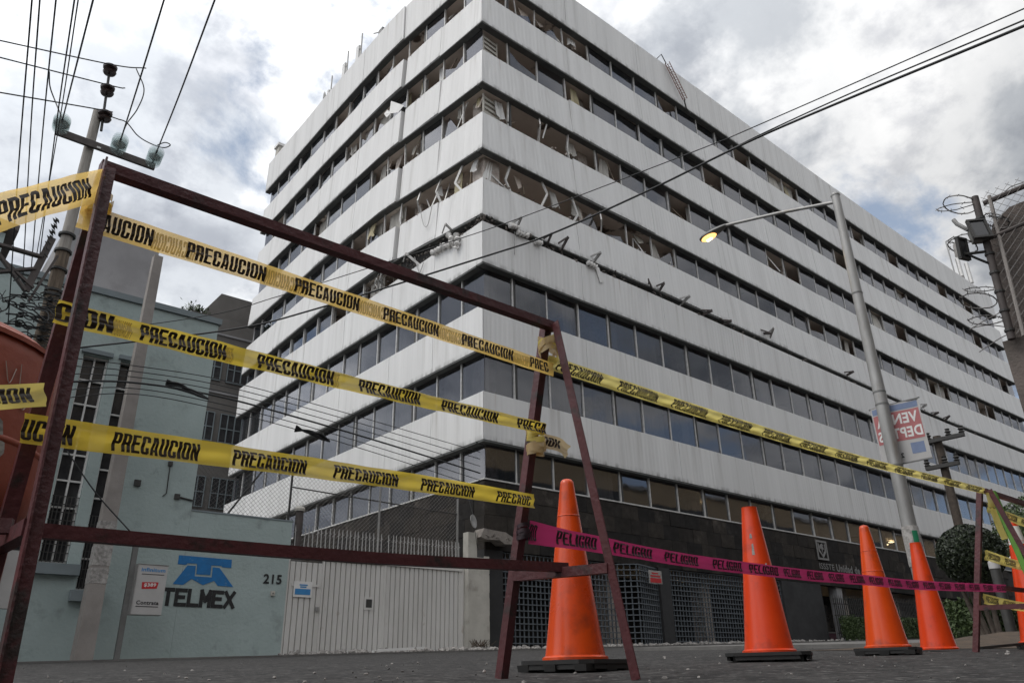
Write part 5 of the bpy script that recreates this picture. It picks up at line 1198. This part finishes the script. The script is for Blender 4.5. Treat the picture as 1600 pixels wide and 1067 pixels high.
# conductors fanning up over the street
for (x0, y0), (x1, y1), l in (((52, -25), (10, 545), 'leftmost wire rising past the wooden pole'), ((64, -25), (36, 430), 'second wire from the left rising past the pole'), ((90, -25), (48, 430), 'third wire from the left rising past the pole'), ((120, -25), (62, 400), 'twisted pair rising left of the pole')):
    wire([(x0, y0, 8), ((x0+x1)/2-2, (y0+y1)/2, 13), (x1, y1, 18)], .011, l)
wire([(126, -25, 8), (93, 190, 12.9), (57, 400, 18)], .009, 'second strand of the twisted pair left of the pole')
for T_, (x0, y0), l in zip(tipz, ((152, -25), (264, -25), (345, -25)), ('conductor rising from the left glass insulator', 'conductor rising from the middle glass insulator', 'conductor rising from the right glass insulator')):
    e = atD(x0, y0, 9); wire([V(T_), V(T_.lerp(e, .5)+Vector((0, 0, -.12))), V(e)], .014, l)
for c, e, l in zip(pins, ((-40, 55), (-40, 80), (-40, 138)), ('upper wire leaving the pin insulators to the left', 'middle wire leaving the pin insulators to the left', 'lower wire leaving the pin insulators to the left')):
    k = [(228, 107), (195, 138), (150, 173)][pins.index(c)]
    wire([(e[0], e[1], 15.5), V(c+Vector((0, -.15, .02))), (k[0], k[1], 17.4)], .015, l)
wire([(213, 108, 17.1), (225, 140, 17), (215, 170, 17), (198, 194, 17), V(tipz[1])], .014, 'looped jumper wire beside the middle insulator')
wire([(77, 112, 16.6), (78, 135, 16.7), (86, 158, 16.8), V(tipz[0])], .014, 'looped jumper wire beside the left insulator')
wire([(160, 178, 17), (183, 186, 17), (198, 192, 17), (215, 212, 17), (234, 224, 17), (255, 231, 17), (266, 227, 17), (258, 223, 17), (246, 227, 17)], .014, 'jumper wire joining the pole head and right insulator')

# ------------------------------------------------------------------ street lamp with banner
lx, ly = 14.55, 6.05
t = thing('street_lamp', (lx, ly, gz(lx, ly)+.12), 'tall grey street lamp, lit, its arm reaching over the facade', 'street lamp')
pt = atX(1308, 303, lx); mb = MB(); mb.tube([(lx, ly, .4), (lx, ly, 4), (lx, ly, 9.55)], [.135, .122, .085], 20); obj('pole', mb, K['greysteel'], t, smooth=True)
for z in (7.15, 5.0, 3.55, 4.75):
    mb = MB(); rr_ = pw([(.4, .135), (4, .122), (9.55, .085)], z)+.006; mb.lathe([(rr_-.01, 0), (rr_, .003), (rr_, .035), (rr_-.01, .038)], (lx, ly, z), 20); obj('pole_strap', mb, K['lampgrey'], t, smooth=True)
mb = MB(); mb.lathe([(.095, 0), (.1, .02), (.09, .05), (.02, .06)], (lx, ly, 9.55), 20); obj('pole_cap', mb, K['greysteel'], t, smooth=True)
tip = atX(1135, 352, lx); hd = atX(1108, 368, lx)
mb = MB(); mb.tube([(lx, ly+.05, 9.42), Vector((lx, ly, 9.42)).lerp(tip, .5)+Vector((0, 0, .02)), tip], .038, 12); obj('arm', mb, K['greysteel'], t, smooth=True)
# luminaire: tapering housing, lens underneath
dv = (hd-tip); dv.z = -.06; dv.normalize(); sv = Vector((1, 0, 0)); uv = sv.cross(dv).normalized()
if uv.z < 0: uv = -uv
prof = [(0, .05, .045), (.12, .085, .075), (.3, .125, .10), (.5, .155, .105), (.66, .15, .095), (.76, .10, .06), (.79, .02, .02)]
mb = MB(); vs = []; seg = 16
for s, wx_, hz in prof:
    for k in range(seg):
        a = 2*math.pi*k/seg; c = math.cos(a)*wx_; q = math.sin(a); q = q*hz if q > 0 else q*hz*.35
        vs.append(tip+dv*s+sv*c+uv*q)
mb.add(vs, [(i*seg+k, i*seg+(k+1) % seg, (i+1)*seg+(k+1) % seg, (i+1)*seg+k) for i in range(len(prof)-1) for k in range(seg)]+[tuple(range(seg)), tuple(range(len(vs)-seg, len(vs)))])
hs = obj('lamp_housing', mb, K['lampgrey'], t, smooth=True, recalc=True)
mb = MB(); lc = tip+dv*.54-uv*.035; vs = [lc+dv*.21*math.cos(a)*(1-r_*.0)*q+sv*.135*math.sin(a)*q-uv*(.065*(1-q*q)) for q in (1, .75, .4, .02) for a in [2*math.pi*k/18 for k in range(18)] for r_ in (0,)]
mb.add(vs, [(i*18+k, i*18+(k+1) % 18, (i+1)*18+(k+1) % 18, (i+1)*18+k) for i in range(3) for k in range(18)]+[tuple(range(54, 72))]); obj('lens', mb, K['lens'], hs, smooth='all')
mb = MB(); mb.tube([lc-uv*.064-dv*.07, lc-uv*.068+dv*.07], .028, 8); obj('bulb', mb, K['filament'], hs, smooth=True)
ll = bpy.data.lights.new('lamp_light', 'SPOT'); ll.energy = 40; ll.color = (1, .75, .42); ll.spot_size = R(130); ll.shadow_soft_size = .1
lo = bpy.data.objects.new('lamp_light', ll); C.objects.link(lo); lo.parent = t; lo.location = lc-uv*.12-ORG[t]; lo.rotation_euler = (0, 0, 0)
mb = MB(); mb.lathe([(.142, 1.75), (.148, 1.78), (.146, 2.05), (.15, 2.2), (.144, 2.42), (.136, 2.45)], (lx, ly, 0), 18); pp = obj('pasted_paper', mb, K['paper'], t, smooth=True)
mb = MB(); 
for k in range(4):
    a0, a1 = R(-150)+k*.16, R(-150)+(k+1)*.16
    q = lambda a, z: (lx+.153*math.cos(a), ly+.153*math.sin(a), z)
    mb.add([q(a0, 1.92), q(a1, 1.92), q(a1, 2.36), q(a0, 2.36)], [(0, 1, 2, 3)])
obj('sticker', mb, K['sticker'], t)
t = thing('pole_banner', (lx+.16, 5.9, 3.65), 'red and white VENTA DEPTOS banner seen from behind on the lamp pole', 'banner')
bx_ = lx+.17; y0, y1, z0, z1 = 5.46, 6.36, 3.63, 4.77
Q = lambda u, v: Vector((bx_-.04*math.sin(u*5)-.02*v, lerp(y1, y0, u), lerp(z0, z1, v)))     # u from the left as seen here
def quadp(u0, u1, v0, v1, m_, nm, lift=.0):
    mb = MB(); n = 10; vs = []
    for i in range(n+1): u = lerp(u0, u1, i/n); vs += [Q(u, v0)-Vector((lift, 0, 0)), Q(u, v1)-Vector((lift, 0, 0))]
    mb.add(vs, [(2*i, 2*i+2, 2*i+3, 2*i+1) for i in range(n)]); return obj(nm, mb, m_, t)
quadp(0, 1, 0, 1, K['cabinet'], 'cloth'); quadp(.03, .97, .36, .86, K['fadedred'], 'red_panel', .003); quadp(.03, .97, .88, .98, K['fadedblue'], 'blue_header', .003); quadp(.66, .92, .12, .30, K['fadedblue'], 'blue_block', .003)
def btext(s, u0, u1, v0, v1, m_, lift=.006):
    tv, tf, _ = text_mesh(s, .03); mb = MB(); mb.add([Q(lerp(u0, u1, 1-a), lerp(v0, v1, b))-Vector((lift, 0, 0)) for a, b in tv], tf); obj('lettering', mb, m_, t)
btext('VENTA', .08, .92, .64, .82, K['white']); btext('DEPTOS', .06, .95, .40, .58, K['white']); btext('2', .44, .50, .08, .16, K['black'])
mb = MB(); mb.box(bx_+.0, bx_+.02, y0-.04, y1+.04, z1+.0, z1+.025); mb.box(bx_-.05, bx_-.03, y0-.04, y1+.04, z0-.03, z0-.005); obj('rod', mb, K['lampgrey'], t)
# small utility pole beyond the trees
ub = atD(1483, 760, 28); t = thing('utility_pole', (ub.x, ub.y, gz(ub.x, ub.y)), 'brown utility pole with two black crossarms before the far facade', 'utility pole')
tz = atD(1475, 680, 28).z
mb = MB(); mb.tube([(ub.x, ub.y, .3), (ub.x, ub.y, tz)], [.15, .12], 12); obj('shaft', mb, K['bark'], t, smooth=True)
for (p, q) in (((1448, 689), (1507, 680)), ((1447, 732), (1499, 723))):
    A, B = atX(p[0], p[1], ub.x-.2), atX(q[0], q[1], ub.x-.2); A.z = B.z = (A.z+B.z)/2
    mb = MB(); mb.bar(A, B, .14, .12); ca = obj('crossarm', mb, K['dark'], t)
    for f in (.06, .6, .95):
        c = A.lerp(B, f); mb = MB(); mb.lathe([(.03, .06), (.10, .09), (.05, .14), (.10, .18), (.05, .24), (.08, .28), (.02, .30)], c, 10); obj('pin_insulator', mb, K['dark'], ca, smooth=True)

# ------------------------------------------------------------------ plants
def leafcloud(pts, mats, size, rs, nm, parent):
    bins = [MB() for _ in mats]
    for c, out in pts:
        c = Vector(c); nrm = (Vector(out)+Vector((rs.gauss(0, .6), rs.gauss(0, .6), rs.gauss(0, .6)))).normalized(); d = nrm.orthogonal().normalized(); d.rotate(Matrix.Rotation(rs.uniform(0, 6.28), 3, nrm)); e = nrm.cross(d)
        s = size*rs.uniform(.7, 1.3); mb = bins[rs.randrange(len(mats))]
        mb.add([c-d*s, c+e*s*.5+nrm*s*.12, c+d*s, c-e*s*.5+nrm*s*.12], [(0, 1, 2, 3)])
    big = MB()
    for i, b in enumerate(bins): big.add(b.v, b.f, i)
    return obj(nm, big, mats, parent, kind='stuff')
def topiary(c, rad, label, seed, stems=3, squash=.95, mats=None, nl=12000):
    rs = random.Random(seed); g = gzc(c[0], c[1])+.05
    t = thing('topiary_tree', (c[0], c[1], g), label, 'tree', 'clipped round trees on the pavement'); pts = []
    for i in range(nl):
        v = Vector((rs.gauss(0, 1), rs.gauss(0, 1), rs.gauss(0, 1))).normalized(); k = 1+.06*mnoise.noise(v*2.3+Vector((seed, 0, 0)))+.04*mnoise.noise(v*6)
        r_ = rad*k*(1-.22*rs.random()**2.2); pts.append((Vector((c[0]+v.x*r_, c[1]+v.y*r_, c[2]+v.z*r_*squash)), v))
    cr = leafcloud(pts, mats or K['leaf'], .034, rs, 'crown', t)
    mb = MB(); mb.lathe([(.02, -rad*.68), (rad*.45, -rad*.55), (rad*.68, -rad*.1), (rad*.6, rad*.35), (.02, rad*.62)], c, 14); obj('crown_core', mb, mats[0] if mats else K['leaf'][2], t, smooth=True)
    for k in range(stems):
        a = rs.uniform(0, 6.28); b = Vector((c[0]+.16*math.cos(a), c[1]+.16*math.sin(a), g-.05)); tp = Vector((c[0]+.4*math.cos(a+.5), c[1]+.4*math.sin(a+.5), c[2]-rad*.3))
        mb = MB(); mb.tube(spline([b, b.lerp(tp, .5)+Vector((rs.uniform(-.1, .1), rs.uniform(-.1, .1), 0)), tp], 6), [lerp(.055, .03, i/12) for i in range(13)], 7); obj('trunk', mb, K['bark'], t, smooth=True)
    return t
topiary(atD(1516, 866, 17.5), .585, 'dark clipped ball tree behind the far barricade leg', 1, stems=4)
topiary(atD(1622, 835, 19), .80, 'brighter clipped ball tree at the right edge', 4, mats=K['leaf2'], nl=5000)
def hedge(x0, x1, y0, y1, h, label, seed, nl, mats):
    rs = random.Random(seed); g = gzc((x0+x1)/2, y0)+.1
    t = thing('hedge', ((x0+x1)/2, (y0+y1)/2, g), label, 'hedge', 'low clipped hedges'); pts = []
    for i in range(nl):
        f = rs.random(); x = rs.uniform(x0, x1); gg = gzc(x, y0)+.1
        if f < .6: pts.append(((x, y0+rs.uniform(-.03, .08), gg+rs.uniform(0, h)+.04*math.sin(x*3)), (0, -1, .2)))
        elif f < .85: pts.append(((x, rs.uniform(y0, y1), gg+h+rs.uniform(-.06, .05)), (0, 0, 1)))
        else: pts.append(((rs.choice((x0, x1))+rs.uniform(-.04, .04), rs.uniform(y0, y1), gg+rs.uniform(0, h)), (-1, 0, .2)))
    leafcloud(pts, mats, .05, rs, 'foliage', t)
    mb = MB(); mb.box(x0+.08, x1-.08, y0+.1, y1-.08, g-.4, g+h-.12); obj('core', mb, mats[0], t)
hedge(35.0, 42.5, 17.75, 18.5, .85, 'clipped hedge below the dark iron fence behind the third cone', 1, 9000, K['leaf2'])
hedge(17.2, 22.0, 6.3, 6.9, .62, 'clipped hedge under the ball trees', 2, 6000, K['leaf2'])
t = thing('iron_fence', (39, 18.6, 1.0), 'dark iron railing behind the third cone', 'fence'); g_ = gz(39, 18.6)
pm = MB(); pm.box(-.02, .02, -.02, .02, 0, 1.75); pm.add([(-.03, -.01, 1.75), (.03, -.01, 1.75), (0, 0, 1.92), (0, .02, 1.75)], [(0, 1, 2), (1, 3, 2), (3, 0, 2)]); pk = mesh_of('picket', pm, (0, 0, 0), K['dark'])
for i in range(52): x = 35.0+i*.18; inst('picket', pk, t, (x, 18.62, gz(x, 18.6)+.1))
for dz in (.25, 1.0, 1.5):
    mb = MB(); mb.bar((34.95, 18.65, gz(35, 18.6)+.1+dz), (44.3, 18.65, gz(44.3, 18.6)+.1+dz), .03, .05); obj('rail', mb, K['dark'], t)
mb = MB(); n = 14; xs_ = frange(8.3, 16.5, n); ys_ = frange(2.75, 4.9, 5); rs = random.Random(8)
vs = [(x, y, gzc(x, y)+.004+.14*math.sin(math.pi*(i+.01)/n)*math.sin(math.pi*(j+.01)/5)*rs.uniform(.6, 1.2)) for j, y in enumerate(ys_) for i, x in enumerate(xs_)]
mb.add(vs, [(j*(n+1)+i, j*(n+1)+i+1, (j+1)*(n+1)+i+1, (j+1)*(n+1)+i) for j in range(5) for i in range(n)]); obj('planting_soil', mb, K['soil'], None, smooth='all', kind='structure')
for k, (px, D) in enumerate(((1592, 14.5), (1628, 14))):
    p = gp(px, D); t = thing('bollard', p, ['grey bollard with white cap left of the green bar', 'grey bollard with white cap right of the green bar'][k], 'bollard', 'capped bollards near the far barricade')
    mb = MB(); mb.lathe([(.075, 0), (.075, 1.06), (.07, 1.08)], p, 16); obj('shaft', mb, K['dark'], t, smooth=True)
    mb = MB(); mb.lathe([(.08, 1.08), (.08, 1.18), (.05, 1.21), (.01, 1.22)], p, 16); obj('cap', mb, K['cabinet'], t, smooth=True)

# ------------------------------------------------------------------ right-hand pier with fence, razor wire and floodlights
PD = 8.0
pb = atD(1566, 534, PD); pbz = pb.z
t = thing('concrete_pier', (pb.x+.3, pb.y-.4, gz(pb.x, pb.y)), 'rough brown concrete pier and wall at the right edge', 'wall')
mb = MB(); mb.box(pb.x, pb.x+1.6, pb.y-2.2, pb.y, -.2, pbz); obj('wall', mb, K['conc'], t)
ub_ = atD(1553, 360, PD+.25)
mb = MB(); x0 = pb.x+.12; yy = pb.y-.06
mb.prism([(x0, yy, pbz), (x0, yy-.02, ub_.z-.3), (x0, yy-.12, ub_.z-.02), (x0, yy-.3, ub_.z+.09), (x0, yy-1.6, ub_.z+.1), (x0, yy-1.6, pbz)], (1.2, 0, 0)); obj('upper_pier', mb, K['conc'], t, recalc=True)
f0, f1 = atD(1581, 530, PD-.1), atD(1523, 308, PD-.1)
t = thing('security_fence', f0, 'chain-link security fence on the concrete pier, upper right', 'fence')
mb = MB(); mb.tube([f0, f1], .034, 10); obj('post', mb, K['crossarm'], t, smooth=True)
mb = MB(); mb.tube([f0+Vector((0, -.1, 0)), f1+Vector((0, -.12, -.05))], .018, 8); obj('conduit', mb, K['concpole'], t, smooth=True)
for k in range(7):
    p = f0.lerp(f1, .05+.13*k); mb = MB(); mb.lathe([(.036, 0), (.043, .0), (.043, .022), (.036, .022)], p, 12, ax=(f1-f0).normalized()); obj('clamp', mb, K['dark'], t)
r1 = atD(1537, 318, PD-.1); r2 = atD(1640, 271, PD-.05)
dirr = Vector((0, -1, 0)); r2 = r1+Vector((.0, -1.6, .02))
mb = MB(); mb.tube([r1, r2], .026, 8); obj('top_rail', mb, K['crossarm'], t, smooth=True)
r3 = f0.lerp(f1, .68); mb = MB(); mb.tube([r3, r3+Vector((0, -1.6, .1))], .02, 8); obj('mid_rail', mb, K['crossarm'], t, smooth=True)
upd = (f1-f0); mb = chainlink(MB(), f0+Vector((-.01, -.05, 0)), Vector((0, -1.7, 0)), upd, .062, .0024); obj('mesh', mb, K['steelwire'], t, kind='stuff')
rz = thing('razor_wire', f1, 'loose coils of barbed wire curling off the security fence post', 'barbed wire'); rs = random.Random(4)
def coil(c, r, n, tilt, nm='coil'):
    mb = MB(); P = []
    for i in range(n): a = 2*math.pi*i/(n-1)*1.02; P.append(c+Vector((rs.uniform(-.01, .01)+.12*math.sin(a)*tilt, r*math.cos(a), r*.45*math.sin(a)+.05*math.cos(a))))
    mb.tube(P, .006, 4)
    for i in range(0, n, 2): d = Vector((rs.gauss(0, 1), rs.gauss(0, 1), rs.gauss(0, 1))).normalized()*.022; mb.tube([P[i]-d, P[i]+d], .003, 3)
    obj(nm, mb, K['steelwire'], rz)
for px, r_, tl in (((1494, 323), .17, .8), ((1500, 320), .14, -.9), ((1512, 372), .17, .6), ((1504, 385), .12, -.7), ((1532, 452), .13, .9), ((1528, 470), .15, -.4), ((1540, 500), .14, .5), ((1556, 345), .10, -.8), ((1560, 340), .07, .9)):
    coil(atD(px[0], px[1], PD-.05), r_, 22, tl)
for pts in (((1515, 515), (1540, 500), (1562, 488), (1575, 470)), ((1530, 550), (1560, 530), (1580, 520)), ((1520, 512), (1545, 508), (1580, 512)), ((1570, 300), (1580, 292), (1600, 285))):
    mb = MB(); mb.tube(spline([atD(x, y, PD-.1) for x, y in pts], 6), .005, 4); obj('strand', mb, K['steelwire'], rz)
def flood(px, w_, h_, d_, yaw, label, D=PD-.2, tilt=-14, hm='lampgrey'):
    p = atD(px[0], px[1], D); t = thing('floodlight', p, label, 'floodlight'); M_ = Matrix.Rotation(yaw, 4, 'Z') @ Matrix.Rotation(R(tilt), 4, 'X')
    T = lambda a, b, c: p+(M_ @ Vector((a, b, c)))
    mb = MB(); mb.hexa([T(-w_*.6, d_, -h_*.6), T(w_*.6, d_, -h_*.6), T(w_, 0, -h_), T(-w_, 0, -h_), T(-w_*.6, d_, h_*.6), T(w_*.6, d_, h_*.6), T(w_, 0, h_), T(-w_, 0, h_)]); hs = obj('housing', mb, K[hm], t, recalc=True)
    mb = MB(); e = .012
    for a in ((-w_-e, w_+e, h_-.01, h_+e), (-w_-e, w_+e, -h_-e, -h_+.01)): mb.hexa([T(a[0], -.02, a[2]), T(a[1], -.02, a[2]), T(a[1], .015, a[2]), T(a[0], .015, a[2]), T(a[0], -.02, a[3]), T(a[1], -.02, a[3]), T(a[1], .015, a[3]), T(a[0], .015, a[3])])
    for a in ((-w_-e, -w_+.01), (w_-.01, w_+e)): mb.hexa([T(a[0], -.019, -h_), T(a[1], -.019, -h_), T(a[1], .014, -h_), T(a[0], .014, -h_), T(a[0], -.019, h_), T(a[1], -.019, h_), T(a[1], .014, h_), T(a[0], .014, h_)])
    obj('bezel', mb, K['dark'], hs, recalc=True)
    mb = MB(); mb.hexa([T(-w_+.012, -.006, -h_+.012), T(w_-.012, -.006, -h_+.012), T(w_-.012, -.002, -h_+.012), T(-w_+.012, -.002, -h_+.012), T(-w_+.012, -.006, h_-.012), T(w_-.012, -.006, h_-.012), T(w_-.012, -.002, h_-.012), T(-w_+.012, -.002, h_-.012)]); obj('glass', mb, K['screen'], hs, recalc=True)
    return t, p
fl, p = flood((1530, 358), .075, .11, .14, R(-50), 'square floodlight aimed at the street on the fence post')
mb = MB(); mb.tube([p+Vector((.03, .1, .05)), p+Vector((0, .17, .14)), p+Vector((0, .19, .2))], .02, 8); obj('photocell', mb, K['greysteel'], fl, smooth=True)
fl, p = flood((1504, 389), .052, .105, .07, R(-20), 'narrow boxy lamp on a stub arm left of the fence post', tilt=4, hm='paper')
q = f0.lerp(f1, .6); mb = MB(); mb.tube([p+Vector((.0, 0, -.06)), q], .014, 8); obj('stub_arm', mb, K['dark'], fl)
mb = MB(); mb.tube(spline([p+Vector((0, 0, -.04)), (p+q)/2+Vector((0, 0, -.1)), q+Vector((0, 0, -.15))], 8), .012, 6); obj('flex', mb, K['wire'], fl)

# ------------------------------------------------------------------ things on the office roof
def roof_thing(px, kind, label):
    b = atX(px[0], px[1], BX+.35); z = b.z-.6; t = thing('roof_antenna', (b.x, b.y, z), label, 'antenna', 'mobile antennas on the office roof')
    if kind == 'panel':
        mb = MB(); mb.tube([(b.x, b.y, z), (b.x, b.y, b.z+2.0)], .045, 8); obj('mast', mb, K['greysteel'], t)
        mb = MB(); mb.box(b.x-.1, b.x+.08, b.y+.12, b.y+.42, b.z-.3, b.z+1.2); obj('panel', mb, K['white'], t)
        mb = MB(); mb.bar((b.x, b.y, b.z+.1), (b.x, b.y+.2, b.z+.1), .06); mb.bar((b.x, b.y, b.z+.9), (b.x, b.y+.2, b.z+.9), .06); obj('clamp', mb, K['dark'], t)
    elif kind == 'dish':
        mb = MB(); mb.tube([(b.x, b.y, z), (b.x, b.y, b.z+1.6)], .045, 8); obj('mast', mb, K['greysteel'], t)
        mb = MB(); mb.lathe([(.01, -.1), (.2, -.07), (.36, .0), (.37, .03), (.33, .02), (.01, -.06)], (b.x-.15, b.y+.45, b.z+.15), 18, ax=Vector((-.8, .5, .1))); obj('reflector', mb, K['white'], t, smooth=True)
        mb = MB(); mb.box(b.x-.1, b.x+.1, b.y+.1, b.y+.3, b.z+.1, b.z+.6); obj('panel', mb, K['white'], t)
    elif kind == 'whip':
        mb = MB(); mb.tube([(b.x, b.y, z), (b.x, b.y, b.z+.25), (b.x, b.y+.95, b.z+.85)], .035, 6); obj('mast', mb, K['greysteel'], t)
        mb = MB(); mb.box(b.x-.2, b.x+.2, b.y-.35, b.y+.05, z, b.z+.2); obj('base_box', mb, K['lampgrey'], t)
roof_thing((516, 152), 'dish', 'small round dish and mast, leftmost on the office roof'); roof_thing((541, 122), 'panel', 'shorter panel antenna, second from left on the office roof')
roof_thing((563, 95), 'panel', 'taller panel antenna in the middle of the roof edge'); roof_thing((597, 55), 'whip', 'bent whip antenna leaning off the roof edge near the corner')
t = thing('roof_hut', (BX+.6, 40.6, 29.7), 'small pale hut on the far left end of the office roof', 'hut')
b = atX(436, 240, BX+.5); mb = MB(); mb.box(BX+.3, BX+2.4, b.y-.4, 41.3, 29.7, b.z+.3); obj('wall', mb, K['cream'], t)
mb = MB(); mb.box(BX+.2, BX+2.5, b.y-.5, 41.38, b.z+.301, b.z+.5); obj('lid', mb, K['white'], t)
for k, (px, h) in enumerate((((1492, 428), 3.2), ((1502, 436), 2.0), ((1508, 440), 3.0), ((1517, 446), 2.2))):
    b = atY(px[0], px[1], BY+.5); t = thing('roof_antenna', (b.x, b.y, b.z-.6), ['tallest left mast on the far right roof end', 'short panel antenna second on the far right roof end', 'thin mast third on the far right roof end', 'rightmost panel antenna on the far roof end'][k], 'antenna', 'antennas on the far right roof end')
    mb = MB(); mb.tube([(b.x, b.y, b.z-.6), (b.x, b.y, b.z+h)], .06, 8); obj('mast', mb, K['greysteel'], t)
    if k % 2: mb = MB(); mb.box(b.x-.2, b.x+.2, b.y-.25, b.y-.08, b.z+.2, b.z+h); obj('panel', mb, K['white'], t)
# rusty lattice mast hanging over the parapet
A, B_ = atY(1041, 100, BY-.12), atY(1069, 157, BY-.2)
t = thing('fallen_lattice_mast', B_, 'rusty lattice mast dangling over the right parapet', 'mast'); mr = mat('rust', (.22, .095, .07), (.15, .07, .055), scale=9, rough=.9)
d = (B_-A); s = Vector((.22, 0, .1)); up_v = Vector((0, -.2, .0))
for k in range(3):
    o_ = (s*-.5, s*.5, up_v)[k]; mb = MB(); mb.tube([A+o_, B_+o_], .022, 5); obj('chord', mb, mr, t)
mb = MB()
for k in range(14):
    f0_, f1_ = k/14, (k+1)/14; mb.tube([A+d*f0_+s*(-.5 if k % 2 else .5), A+d*f1_+s*(.5 if k % 2 else -.5)], .012, 4); mb.tube([A+d*f0_+s*.5, A+d*f1_+up_v], .012, 4)
obj('lacing', mb, mr, t)
mb = MB(); mb.tube([B_, B_+Vector((.1, 0, -.5)), B_+Vector((.35, -.05, -.75))], .04, 6); mb.tube([A, A+Vector((-.35, 0, .45)), A+Vector((-.5, .3, .2))], .03, 6); obj('end_fitting', mb, K['dark'], t)

# ------------------------------------------------------------------ rubble and litter
rs = random.Random(77); mb = MB()
for k in range(900):
    x = rs.uniform(8.4, 31) if k < 620 else rs.uniform(9, 40); y = 17.3+1.45*rs.random()**.6; random.seed(k+1000); mb.chunk((x, y, gz(x, y)+.04), rs.choice((.03, .04, .05, .08, .12)))
obj('fallen_rubble', mb, K['rubble'], None, kind='stuff', label='broken concrete crumbs along the foot of gate and grilles', cat='rubble')
t = thing('fallen_trim', (11.3, 17.9, gz(11.3, 17.9)+.1), 'white strip of broken trim lying before the cream gate', 'debris')
mb = MB(); mb.bar((10.6, 17.7, gz(10.6, 17.7)+.08), (11.9, 17.6, gz(11.9, 17.6)+.12), .1, .06); obj('strip', mb, K['white'], t)
mb = MB(); mb.bar((10.4, 17.6, gz(10.4, 17.6)+.06), (11.0, 17.8, gz(11, 17.8)+.08), .06, .05); obj('broken_end', mb, K['white'], t)
t = thing('dry_weed', (14.4, 18.5, gz(14.4, 18.5)+.1), 'tuft of dry weeds at the foot of the cream pillar', 'weed'); mb = MB()
for k in range(60):
    a = rs.uniform(0, 6.28); b = Vector((14.4+rs.gauss(0, .15), 18.45+rs.gauss(0, .08), gz(14.4, 18.5)+.1)); e = b+Vector((.25*math.cos(a), .12*math.sin(a), rs.uniform(.06, .22))); mb.tube([b, e], .006, 3)
obj('stalks', mb, K['soil'], t, kind='stuff')
mb = MB()
for k in range(420):
    D = 2.2+rs.random()**1.5*11; px = rs.uniform(-100, 1700); p = gp(px, D); random.seed(k+3000); mb.chunk((p.x, p.y, p.z+.002), rs.choice((.003, .004, .005, .006, .009)))
obj('road_grit', mb, K['grit'], None, kind='stuff', label='loose grit and crumbs scattered over the road', cat='grit')
mb = MB()
for k in range(70):
    D = 2.3+rs.random()*5; px = rs.uniform(-60, 1660); p = gp(px, D); random.seed(k+9000); mb.chunk((p.x, p.y, p.z+.003), rs.choice((.006, .008, .011, .015)))
obj('pale_crumbs', mb, K['rubble'], None, kind='stuff', label='pale plaster crumbs scattered near the cones', cat='rubble')
